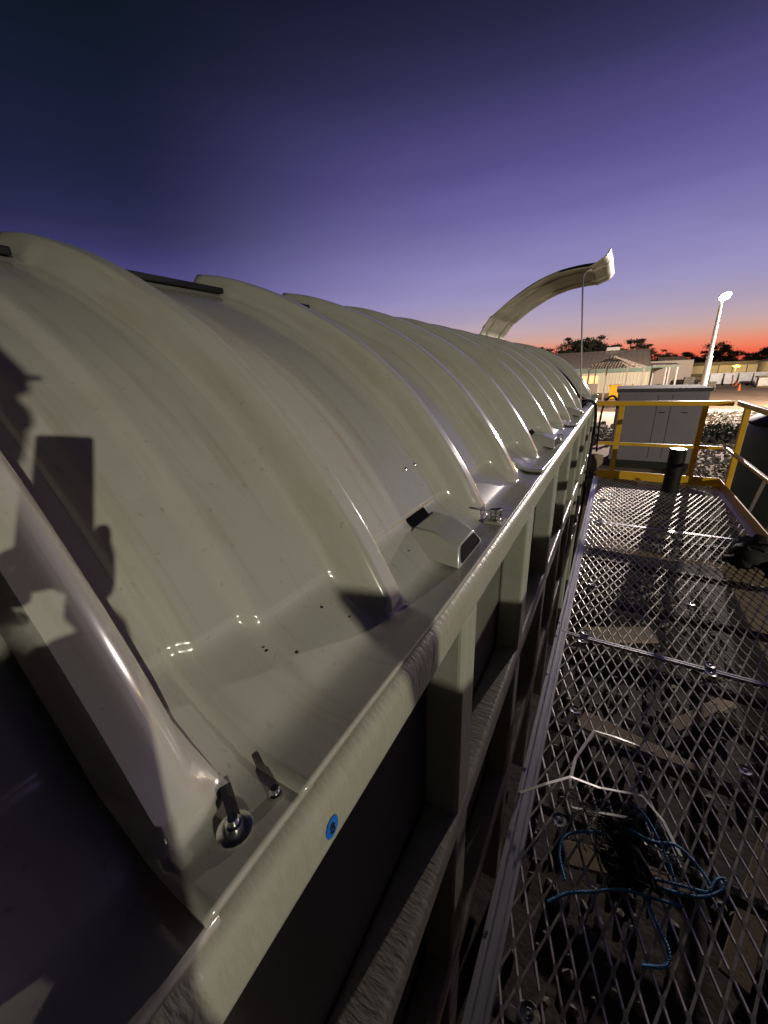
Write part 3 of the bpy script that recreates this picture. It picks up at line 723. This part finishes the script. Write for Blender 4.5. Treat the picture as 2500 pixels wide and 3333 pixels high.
# ---------------------------------------------------------------- grey cabinet
cb = thing('equipment_cabinet', (1.18, 15.5, GZ), 'tall grey steel equipment cabinet with flush doors beyond the handrail', 'cabinet')
CY = 14.5; cx0, cx1, cz0, cz1 = .06, 2.32, GZ+.22, -.78
MB().box((cx0, CY, cz0), (cx1, CY+2.3, cz1)).build('body', M['cab'], cb, bevel=.01)
MB().box((cx0-.05, CY-.05, cz1+.003), (cx1+.05, CY+2.35, cz1+.10)).build('roof', M['cabroof'], cb, bevel=.015)
MB().box((cx0+.05, CY+.06, GZ-.02), (cx1-.05, CY+2.2, cz0-.003)).build('plinth', M['dark'], cb)
w = cx1-cx0
for a, c_ in ((.02, .462), (.470, .615), (.623, .98)):
    d = MB().box((cx0+a*w, CY-.022, cz0+.12), (cx0+c_*w, CY-.003, cz1-.10)).build('door', M['cab'], cb, bevel=.005)
    if a > .1:
        hx = cx0+w*(.535 if a < .6 else .78)
        MB().box((hx-.07, CY-.045, -1.39), (hx+.07, CY-.024, -1.355)).build('handle', M['seam'], d, bevel=.004)
for x in (.466, .619):
    MB().box((cx0+x*w-.012, CY-.018, cz0+.12), (cx0+x*w+.012, CY-.002, cz1-.10)).build('gasket', M['seam'], cb)
MB().tube(smooth_poly([(.10, 14.3, -1.25), (.02, 14.25, -.95), (-.12, 14.2, -.88), (-.28, 14.2, -1.1), (-.33, 14.2, -1.7), (-.3, 14.2, -2.6)], 6), .03, 8).build('conduit', M['black'], cb, smooth='all')

# ---------------------------------------------------------------- green tank
tk = thing('water_tank', (3.05, 8.55, GZ), 'dark green round poly tank with black domed lid right of the side handrail', 'tank')
tb = MB(); prof = []
for i in range(19):
    z = GZ + i*.115; prof.append((1.10 + (.018 if i % 3 == 1 else 0), z - GZ))
tb.lathe((3.05, 8.55, GZ), prof + [(1.06, 2.12)], 48); tb.build('tank_wall', M['tank'], tk, smooth=True)
MB().lathe((3.05, 8.55, GZ+2.12), [(1.08, 0), (1.10, .05), (.95, .17), (.5, .27), (.3, .29), (.3, .36), (0, .38)], 48).build('lid', M['black'], tk, smooth=True)
MB().lathe((2.2, 8.2, GZ+2.28), [(.09, 0), (.1, .05), (.05, .1), (0, .1)], 14).build('inlet', M['black'], tk, smooth=True)

# ---------------------------------------------------------------- street lamp (lit)
lp = thing('street_lamp', (5.13, 35, GZ), 'tall white street lamp, lit, standing behind the grey cabinet', 'street lamp')
MB().tube([(5.13, 35, GZ), (5.10, 35, .30)], [.22, .17], 14).build('lower_pole', M['polegrey'], lp, smooth=True)
MB().lathe((5.10, 35, .28), [(.19, 0), (.20, .02), (.20, .09), (.15, .10)], 14).build('collar', M['polegrey'], lp, smooth=True)
MB().tube([(5.10, 35, .37), (5.06, 34.97, 3.70)], [.135, .09], 12).build('upper_pole', M['polegrey'], lp, smooth=True)
hd = Matrix.Rotation(R(-22), 3, 'Y') @ Matrix.Rotation(R(-38), 3, 'X')
hb = MB(); hb.lathe((0, 0, 0), [(0, -.10), (.30, -.09), (.40, -.03), (.40, .05), (.25, .12), (0, .14)], 20)
hb.v = [Vector((5.15, 34.95, 3.95)) + hd @ Vector((v.x*.84, v.y*.6, v.z)) for v in hb.v]
head = hb.build('lamp_head', M['white'], lp, smooth=True)
gl = MB(); gl.lathe((0, 0, 0), [(0, -.26), (.16, -.25), (.30, -.20), (.375, -.11), (.38, -.092)], 20)
gl.v = [Vector((5.15, 34.93, 3.95)) + hd @ Vector((v.x*.82, v.y*.72, v.z*.8)) for v in gl.v]
gl.build('lamp_glass', M['glow'], head, smooth='all')
l2 = copy_tree(lp, (YARD_FILL.x-POLE.x, YARD_FILL.y-POLE.y, YARD_FILL.z-POLE.z)); l2.location.z = GZ; l2['label'] = 'unseen street lamp added farther right to light the yard'
# floodlight behind the camera
fl = thing('floodlight_mast', (FLOOD.x+.1, FLOOD.y, GZ), 'site floodlight on a pole behind the photographer', 'floodlight')
MB().tube([(FLOOD.x+.15, FLOOD.y-.05, GZ), (FLOOD.x+.15, FLOOD.y-.05, FLOOD.z)], [.12, .07], 10).build('pole', M['white'], fl, smooth=True)
MB().box(FLOOD+Vector((-.08, -.2, -.14)), FLOOD+Vector((.1, .2, .16))).build('lamp_head', M['white'], fl, bevel=.02)
MB().box(FLOOD+Vector((-.10, -.17, -.11)), FLOOD+Vector((-.083, .17, .12))).build('lamp_glass', M['flood'], fl)

# ---------------------------------------------------------------- buildings
bd = thing('shed_building', (-3, 60, GZ), 'long cream clad shed with a plain grey brown roof and green fascia behind the gazebo', 'building')
BX0, BX1, BY, EZ = -16.0, 3.0, 56.0, -.72
wb = MB()
x = BX0
while x < BX1-.05:
    wb.add([(x, BY, GZ), (x+.22, BY, GZ), (x+.25, BY-.02, GZ), (x+.33, BY-.02, GZ), (x+.36, BY, GZ), (x, BY, EZ), (x+.22, BY, EZ), (x+.25, BY-.02, EZ), (x+.33, BY-.02, EZ), (x+.36, BY, EZ)],
           [(i, i+1, i+6, i+5) for i in range(4)]); x += .36
wb.build('clad_wall', M['cream'], bd)
MB().box((BX0, BY+.1, GZ), (BX1-.05, BY+12, EZ+.3)).build('wall', M['cream'], bd)
MB().box((BX0-.1, BY-.25, EZ), (BX1+.1, BY-.08, EZ+.55)).build('fascia', M['fascia'], bd)
rf = MB(); yy = [(BY-.2, EZ+.56), (BY+8, 1.95), (BY+16, EZ+.5)]
rf.add([(BX0, yy[0][0], yy[0][1]), (BX1, yy[0][0], yy[0][1]), (BX1, yy[1][0], yy[1][1]), (BX0, yy[1][0], yy[1][1]), (BX0, yy[2][0], yy[2][1]), (BX1, yy[2][0], yy[2][1])],
       [(0, 1, 2, 3), (3, 2, 5, 4), (0, 3, 4), (1, 5, 2)])
rfo = rf.build('roof', M['roof'], bd, recalc=False)
rs = MB(); xx = BX0+.3
while xx < BX1:
    rs.bar((xx, yy[0][0], yy[0][1]+.0), (xx, yy[1][0], yy[1][1]+.0), .05, .03); xx += .62
rs.build('roof_rib', M['roof'], rfo)
MB().box((-1.9, BY+7.6, 1.95), (-.4, BY+8.4, 2.35)).build('ridge_vent', M['white'], bd)
MB().box((-4.3, BY-.09, GZ+.1), (-2.15, BY-.052, -1.05)).build('lit_doorway', M['warmwin'], bd)
MB().box((-3.6, BY-.45, GZ), (-2.1, BY-.1, -1.95)).build('counter', M['farwall'], bd, bevel=.03)
MB().box((1.55, BY-.16, -2.45), (1.72, BY-.06, -2.1)).build('wall_light', M['yellow'], bd)
# lean-to canopy
cp = thing('lean_to_canopy', (5, 57, GZ), 'open lean-to with pale green beams on thin posts beside the shed', 'canopy')
MB().box((3.15, 55.9, -.38), (5.75, 56.05, -.14)).build('beam', M['fascia'], cp)
cr_ = MB(); cr_.add([(3.15, 55.8, -.12), (5.8, 55.8, -.20), (5.8, 61, .0), (3.15, 61, .1), (3.15, 55.8, -.07), (5.8, 55.8, -.15), (5.8, 61, .05), (3.15, 61, .15)], [(0,3,2,1),(4,5,6,7),(0,1,5,4),(1,2,6,5),(2,3,7,6),(3,0,4,7)])
cr_.build('canopy_roof', M['roof'], cp)
for x, y in ((4.55, 56.2), (5.55, 56.0), (5.2, 60.5), (3.6, 60.5)):
    MB().box((x-.07, y-.07, GZ), (x+.07, y+.07, -.38 if y < 57 else -.1)).build('post', M['white'], cp)
MB().box((3.2, 61.05, GZ), (7.5, 61.3, .35)).build('back_wall', M['farwall'], cp)
for i, (x, y, w_, h_) in enumerate([(6.6, 58, 1.0, 1.6), (8.0, 58.5, 1.7, 1.0), (4.0, 59, .8, .9)]):
    b = MB()
    for k_ in range(int(h_/.2)): b.box((x, y, GZ+k_*.2), (x+w_-.04*(k_ % 2), y+.9, GZ+k_*.2+.17))
    b.build('pallet_stack', M['gravel'], label=['tall grey pallet stack right of the lean-to', 'low wide pallet stack right of the tall one', 'small pallet stack under the lean-to'][i], cat='pallets', group='pallet stacks by the lean-to')
# gazebo
gz = thing('gazebo', (-.3, 38, GZ), 'small hip roofed shelter with corrugated roof on slim posts', 'shelter')
FL, FR, BR = Vector((-2.42, 37.2, -.18)), Vector((.60, 36.0, -.18)), Vector((1.95, 39.2, -.18)); BL = FL + BR - FR; AP = (FL+BR)/2 + Vector((-.35, 0, .98))
g = MB(); g.add([FL, FR, BR, BL, AP], [(0, 1, 4), (1, 2, 4), (2, 3, 4), (3, 0, 4), (3, 2, 1, 0)]); gro = g.build('hip_roof', M['roof'], gz)
g = MB()
for a, b_ in ((FL, FR), (FR, BR)):
    for i in range(1, 15):
        p = a.lerp(b_, i/15); t = 1-abs(2*i/15-1); mid = (a+b_)/2; ap = AP
        q = p + (ap - mid)*t; g.bar(p+Vector((0, -.01, .008)), q+Vector((0, -.01, .008)), .06, .03)
g.build('roof_rib', M['roof'], gro)
ct = (FL+BR)/2
for p in (FL, FR, BR, BL):
    q = p.lerp(Vector((ct.x, ct.y, p.z)), .12); MB().box((q.x-.06, q.y-.06, GZ), (q.x+.06, q.y+.06, -.19)).build('post', M['farwall'], gz)
q = (FL+FR)/2 + Vector((-.75, .35, 0)); MB().box((q.x-.05, q.y-.05, GZ), (q.x+.05, q.y+.05, -.19)).build('post', M['farwall'], gz)
# yellow bin
yb = thing('yellow_bin', (-.15, 45, GZ), 'yellow wheelie bin in front of the shed wall', 'bin')
MB().add([(-.55, 44.6, GZ+.1), (.25, 44.6, GZ+.1), (.35, 44.5, GZ+1.25), (-.65, 44.5, GZ+1.25), (-.55, 45.4, GZ+.1), (.25, 45.4, GZ+.1), (.35, 45.5, GZ+1.25), (-.65, 45.5, GZ+1.25)],
     [(3,2,1,0),(4,5,6,7),(0,1,5,4),(1,2,6,5),(2,3,7,6),(3,0,4,7)]).build('body', M['yellow'], yb)
MB().box((-.7, 44.45, GZ+1.255), (.4, 45.6, GZ+1.38)).build('lid', M['yellow'], yb, bevel=.04)
# far long building
fb = thing('far_building', (18, 112, GZ), 'long low dark building across the yard under the sunrise', 'building')
FBX0, FBX1, FBY = 12.0, 34, 112
MB().box((FBX0, FBY, GZ), (FBX1, FBY+12, -.75)).build('wall', M['farwall'], fb)
MB().box((FBX0-.5, FBY-1.2, -.745), (FBX1+.5, FBY+12.5, -.05)).build('roof', M['darkbld'], fb)
for i in range(9):
    x = FBX0+1.6+i*2.3
    MB().box((x, FBY-.10, GZ), (x+.14, FBY-.003, -.75)).build('pilaster', M['darkbld'], fb)
MB().box((FBX0, FBY-.6, GZ), (FBX0+8.5, FBY-.11, -2.35)).build('low_wall', M['darkbld'], fb)
lamp_y = MB(); lamp_y.lathe((20.2, 107, -.95), [(0, -.18), (.5, -.15), (.62, 0), (.4, .16), (0, .2)], 14)
yl = thing('yellow_lamp', (20.2, 107, GZ), 'glowing yellow lamp on a thin post before the far building', 'lamp')
lamp_y.build('globe', M['ylamp'], yl, smooth=True); MB().tube([(20.0, 107.1, GZ), (20.2, 107.1, -1.1)], .10, 8).build('post', M['dark'], yl)
yd = bpy.data.lights.new('yellow_lamp_light', 'POINT'); yd.energy = 2600; yd.color = (1, .75, .3); yd.shadow_soft_size = .6
yo = bpy.data.objects.new('yellow_lamp_light', yd); COL.objects.link(yo); yo.location = (20.2, 106.2, -1.2); 
MB().box((10.5, 99.9, -1.75), (10.95, 100.2, .10)).build('yellow_sign', M['yellow'], label='upright yellow signboard at the left end of the far building', cat='sign')
db = thing('dark_shed', (31, 104, GZ), 'dark shed at the right edge of the yard', 'shed')
MB().box((24.5, 104, GZ), (42, 112, -.3)).build('wall', M['darkbld'], db)
r_ = MB(); r_.add([(24, 103.6, -.3), (42, 103.6, -.3), (42, 108, 1.9), (27.5, 108, 1.2), (24, 112.4, -.3), (42, 112.4, -.3)], [(0, 1, 2, 3), (3, 2, 5, 4), (0, 3, 4)]); r_.build('roof', M['darkbld'], db, recalc=False)
m2 = thing('shed_building', (9, 84, GZ), 'low grey shed roof between the lean-to and the far building', 'building')
MB().box((6.0, 84, GZ), (9.6, 90, -.35)).build('wall', M['farwall'], m2)
r_ = MB(); r_.add([(5.5, 83.5, -.35), (10, 83.5, -.35), (9.2, 87, 1.1), (5.5, 87, 1.1), (5.5, 91, -.35), (10, 91, -.35)], [(0, 1, 2, 3), (3, 2, 5, 4), (1, 5, 2)]); r_.build('roof', M['roof'], m2, recalc=False)
# bins
LB = ['left silver skip bin of the pair nearest the lamp post', 'right silver skip bin of the pair nearest the lamp post', 'left silver skip bin of the right hand pair', 'right silver skip bin of the right hand pair']
for i, x in enumerate((11.0, 12.55, 14.1, 15.6)):
    root = thing('skip_bin', (x, 72.5, GZ), LB[i], 'bin', 'silver bins across the yard')
    MB().add([(x+.08, 72, GZ+.15), (x+1.38, 72, GZ+.15), (x+1.45, 71.9, GZ+1.5), (x, 71.9, GZ+1.5), (x+.08, 73.4, GZ+.15), (x+1.38, 73.4, GZ+.15), (x+1.45, 73.5, GZ+1.6), (x, 73.5, GZ+1.6)],
             [(3,2,1,0),(4,5,6,7),(0,1,5,4),(1,2,6,5),(2,3,7,6),(3,0,4,7)]).build('body', M['bin'], root, bevel=.03)
    MB().box((x-.03, 71.86, GZ+1.505), (x+1.48, 72.02, GZ+1.62)).build('lip', M['white'], root)
    for a in (.2, 1.1): MB().box((x+a, 72.05, GZ-.02), (x+a+.15, 73.3, GZ+.148)).build('skid', M['dark'], root)
# ibc
ib = thing('storage_cube', (15.6, 65.5, GZ), 'white liquid storage cube in a wire cage under a board lid', 'container')
MB().box((14.7, 65, GZ+.16), (15.75, 66.1, GZ+1.1)).build('bottle', M['plast'], ib, bevel=.06)
MB().box((14.6, 64.95, GZ), (15.85, 66.2, GZ+.15)).build('pallet', M['wood'], ib)
MB().box((14.55, 64.9, GZ+1.12), (15.95, 66.25, GZ+1.27)).build('lid', M['wood'], ib)
for i in range(6): MB().box((14.68+i*.21, 64.93, GZ+.16), (14.72+i*.21, 64.965, GZ+1.1)).build('cage_bar', M['galv'], ib)
for i in range(4): MB().box((14.66, 64.90, GZ+.25+i*.24), (15.80, 64.928, GZ+.29+i*.24)).build('cage_bar', M['galv'], ib)
# cones
LC = ['orange cone left of the silver bins', 'orange cone right of the silver bins', 'small orange cone alone out on the yard', 'orange cone between the two bin pairs']
for i, (x, y, h_) in enumerate([(10.15, 71, 1.1), (17.3, 70.5, 1.0), (11.55, 57.5, .75), (13.9, 71.2, .55)]):
    root = thing('traffic_cone', (x, y, GZ), LC[i], 'cone', 'orange cones in the yard')
    MB().lathe((x, y, GZ), [(.17, .03), (.035, h_), (0, h_)], 12).build('cone', M['orange'], root, smooth=True)
    MB().box((x-.24, y-.24, GZ-.02), (x+.24, y+.24, GZ+.04)).build('foot', M['orange'], root)
    MB().lathe((x, y, GZ), [(.118, h_*.4), (.09, h_*.6), (.085, h_*.6)], 12).build('band', M['white'], root)
for i, (x, a) in enumerate(((10.55, .25), (13.55, -.1))):
    MB().bar((x, 71.5, GZ), (x+a, 71.6, GZ+1.35), .12, .06).build('barrier_post', M['orange'], label=['leaning orange post left of the first bins', 'orange post right of the first bin pair'][i], cat='post')
MB().tube([(17.9, 68, GZ), (18.3, 68, .2)], .09, 8).build('pole', M['white'], label='thin white pole at the right edge by the storage cube', cat='pole')

# ---------------------------------------------------------------- trees
def tree(x, y, h, rad, seed, label, nclump=22, leaves=46, lean=0, zb=GZ, low=.45):
    rnd = random.Random(seed); root = thing('gum_tree', (x, y, zb), label, 'tree', 'gum trees on the skyline')
    t = MB(); top = Vector((x+lean, y, zb+h*.72))
    t.tube([(x, y, zb), (x+lean*.3+rnd.uniform(-.2, .2), y, zb+h*.3), top], [h*.035, h*.026, h*.012], 7)
    cl = []
    for i in range(nclump):
        a = rnd.uniform(0, 6.28); rr = rad*math.sqrt(rnd.random()); zz = low + (1-low)*(rnd.random()**.7)*(1-.45*(rr/rad)**2)
        c = Vector((x+lean+rr*math.cos(a), y+rr*math.sin(a)*.8, zb+h*zz)); cl.append((c, rnd.uniform(.16, .34)*rad))
        base = Vector((x, y, zb+h*rnd.uniform(.25, .6))).lerp(Vector((top.x, top.y, base_z := zb+h*.5)), .5)
        mid = base.lerp(c, .5)+Vector((rnd.uniform(-.3, .3), 0, rnd.uniform(-.1, .35)))
        t.tube([base, mid, c], [h*.012, h*.008, h*.004], 5, cap=False)
    t.build('trunk', M['bark'], root, smooth=True)
    vs = []; fs = []
    for c, s_ in cl:
        for k_ in range(leaves):
            d = Vector((rnd.gauss(0, 1), rnd.gauss(0, 1), rnd.gauss(0, .42)))*s_*.46
            p = c + d; q = Vector((rnd.gauss(0, 1), rnd.gauss(0, 1), rnd.gauss(0, 1))).normalized(); u = q.orthogonal().normalized(); w_ = q.cross(u)
            l_ = rad*rnd.uniform(.025, .065)
            b = len(vs); vs += [p-u*l_, p-w_*l_*.45, p+u*l_, p+w_*l_*.45]; fs.append((b, b+1, b+2, b+3))
    b = MB(); b.v = [Vector(v) for v in vs]; b.f = fs; b.build('crown', M['leaf'], root, recalc=False)
T = [(-11.3, 80, 7.0, 2.9, 'thin gum tree at the left of the skyline, beside the end cover'), (-8.0, 80, 8.2, 3.2, 'spreading gum tree rising left of the prop rod'),
     (-5.0, 79, 8.1, 3.3, 'dense dark gum tree just right of the prop rod'), (-2.0, 80, 7.2, 3.2, 'rounded dark gum tree in the middle of the skyline clump'),
     (1.6, 80, 7.7, 2.6, 'open airy gum tree above the right end of the shed roof'), (5.2, 88, 6.3, 1.9, 'slim gum tree just right of the shed roof'),
     (23.5, 150, 8.0, 4.6, 'lone gum tree right of the street lamp on the skyline'), (36.0, 150, 6.5, 5.0, 'gum tree at the right edge of the picture'),
     (9.5, 130, 5.3, 4.0, 'low bush tree left of the far building'), (15.0, 140, 5.6, 4.5, 'low bush tree behind the street lamp'), (28.5, 145, 5.4, 3.2, 'low tree beside the right edge')]
for i, (x, y, h, r, lb) in enumerate(T):
    tree(x, y, h, r, 100+i, lb, nclump=40 if r > 2.5 else 26, leaves=170, lean=.3*((i % 3)-1), low=.40 if i < 6 else .3)
# far tree line
tl = MB(); rnd = random.Random(9)
for i in range(5200):
    x = rnd.uniform(-40, 75); hh = 3.9 + .6*math.sin(x*.33)+.45*math.sin(x*.9+1)
    p = Vector((x, 170+rnd.uniform(-3, 3), GZ+rnd.uniform(.2, 1)*hh)); q = Vector((rnd.gauss(0, 1), rnd.gauss(0, 1), rnd.gauss(0, 1))).normalized(); u = q.orthogonal().normalized(); w_ = q.cross(u); l_ = rnd.uniform(.25, .7)
    tl.add([p-u*l_, p-w_*l_*.6, p+u*l_, p+w_*l_*.6], [(0, 1, 2, 3)])
tl.build('tree_line', M['leaf'], recalc=False, kind='stuff', label='dark line of distant bush on the horizon', cat='trees')

# ---------------------------------------------------------------- the photographer (out of frame, throws the shadow on the nearest covers)
ps = thing('person', (.54, -.55, DZ), 'person in dark work clothes and cap holding up a phone, standing beside the lens', 'person')
def skin_mesh(name, joints, edges, mt, parent, root=0, sub=2):
    o0 = base_of(parent); me = bpy.data.meshes.new(name)
    me.from_pydata([tuple(Vector(j[:3]) - o0) for j in joints], edges, [])
    o = bpy.data.objects.new(name, me); COL.objects.link(o); o.parent = parent
    o.modifiers.new('skin', 'SKIN'); me.skin_vertices[0] if me.skin_vertices else None
    for i, j in enumerate(joints):
        sv = me.skin_vertices[0].data[i]; sv.radius = (j[3], j[4] if len(j) > 4 else j[3]); sv.use_root = (i == root)
    s_ = o.modifiers.new('sub', 'SUBSURF'); s_.levels = sub; s_.render_levels = sub
    me.materials.append(mt); me.polygons.foreach_set('use_smooth', [True]*len(me.polygons)); return o
J = [(.54, -.56, DZ+.95, .22, .22), (.52, -.53, DZ+1.15, .23, .22), (.47, -.48, DZ+1.40, .22, .18), (.43, -.43, DZ+1.54, .07), (.41, -.40, DZ+1.60, .06),
     (.34, -.64, DZ+1.46, .095), (.15, -.40, DZ+1.45, .09), (-.05, -.11, DZ+1.55, .055),            # left arm
     (.60, -.34, DZ+1.44, .10), (.38, -.26, DZ+1.27, .085), (.05, -.075, DZ+1.44, .05),             # right arm
     (.46, -.62, DZ+.90, .10), (.45, -.62, DZ+.48, .07), (.45, -.64, DZ+.10, .045), (.39, -.52, DZ+.045, .04),
     (.64, -.50, DZ+.90, .10), (.66, -.48, DZ+.48, .07), (.67, -.50, DZ+.10, .045), (.61, -.38, DZ+.045, .04)]
E = [(0, 1), (1, 2), (2, 3), (3, 4), (2, 5), (5, 6), (6, 7), (2, 8), (8, 9), (9, 10), (0, 11), (11, 12), (12, 13), (13, 14), (0, 15), (15, 16), (16, 17), (17, 18)]
try:
    skin_mesh('body', J, E, M['cloth'], ps)
except Exception as ex:
    print('skin failed', ex)
hc = Vector((.385, -.31, DZ+1.75))
hb = lump(hc, .10, 0, 1, (.82, 1.0, 1.18)); hd_o = hb.build('head', M['skin'], ps, smooth='all')
fw = (Vector((0, 0, 0))-hc); fw.z = 0; fw.normalize(); sd = Vector((-fw.y, fw.x, 0))
MB().tube([hc+fw*.085+Vector((0, 0, .02)), hc+fw*.115+Vector((0, 0, -.015)), hc+fw*.09+Vector((0, 0, -.025))], [.008, .014, .008], 8).build('nose', M['skin'], hd_o, smooth='all')
for s_ in (-1, 1):
    lump(hc+fw*.083+sd*s_*.033+Vector((0, 0, .015)), .012, 0, 1, (1, 1, .7)).build('eye', M['white'], hd_o, smooth='all')
    lump(hc+sd*s_*.092, .026, 0, 1, (.6, .6, 1)).build('ear', M['skin'], hd_o, smooth='all')
MB().bar(hc+fw*.094-sd*.022+Vector((0, 0, -.05)), hc+fw*.094+sd*.022+Vector((0, 0, -.05)), .008, .008).build('mouth', M['seam'], hd_o)
cpb = MB(); cpb.lathe(hc+Vector((0, 0, .035)), [(.108, 0), (.108, .03), (.08, .085), (0, .105)], 20)
cpb.bar(hc+fw*.09+Vector((0, 0, .045)), hc+fw*.19+Vector((0, 0, .032)), .14, .008); cpb.build('cap', M['cloth'], ps, smooth=True)
# phone just behind the lens, held upright at its long edges
fwd = Vector((RX[2], RY[2], RZ[2])); rt = Vector((RX[0], RY[0], RZ[0])); dn = Vector((RX[1], RY[1], RZ[1]))
ph = thing('phone', tuple(-fwd*.012), 'black phone held up at the lens', 'phone')
p = MB(); c0 = -fwd*.012 + dn*.040 - rt*.022
vs = [c0+rt*a*.038+dn*b*.08+fwd*c*.0045 for a in (-1, 1) for b in (-1, 1) for c in (-1, 1)]
p.add(vs, [(0,1,3,2),(4,6,7,5),(0,4,5,1),(2,3,7,6),(0,2,6,4),(1,5,7,3)]); p.build('case', M['phone'], ph, bevel=.004)
def hand(side, cc):
    wr = cc + rt*side*.055 + dn*.075 - fwd*.03
    J = [tuple(wr)+(.024,), tuple(cc+rt*side*.056+dn*.03-fwd*.02)+(.028, .018)]; E = [(0, 1)]
    for i, l_ in enumerate((.85, 1, .95, .75)):
        a = cc+rt*side*.05+dn*(-.005+.019*i)+fwd*.0; b_ = cc+rt*side*(.052-.008*l_)+dn*(-.012+.019*i)+fwd*.013; c_ = cc+rt*side*(.040-.010*l_)+dn*(-.012+.019*i)+fwd*.0125
        n_ = len(J); J += [tuple(a)+(.0092,), tuple(b_)+(.0085,), tuple(c_)+(.007,)]; E += [(1, n_), (n_, n_+1), (n_+1, n_+2)]
    a = cc+rt*side*.04+dn*.03-fwd*.022; b_ = cc+rt*side*.015+dn*.02-fwd*.02; n_ = len(J)
    J += [tuple(a)+(.011,), tuple(b_)+(.009,)]; E += [(1, n_), (n_, n_+1)]
    return J, E
for s_ in (1, -1):
    J, E = hand(s_, c0 + dn*.055)
    try: skin_mesh('hand', J, E, M['skin'], ps, sub=1)
    except Exception as ex: print('hand', ex)
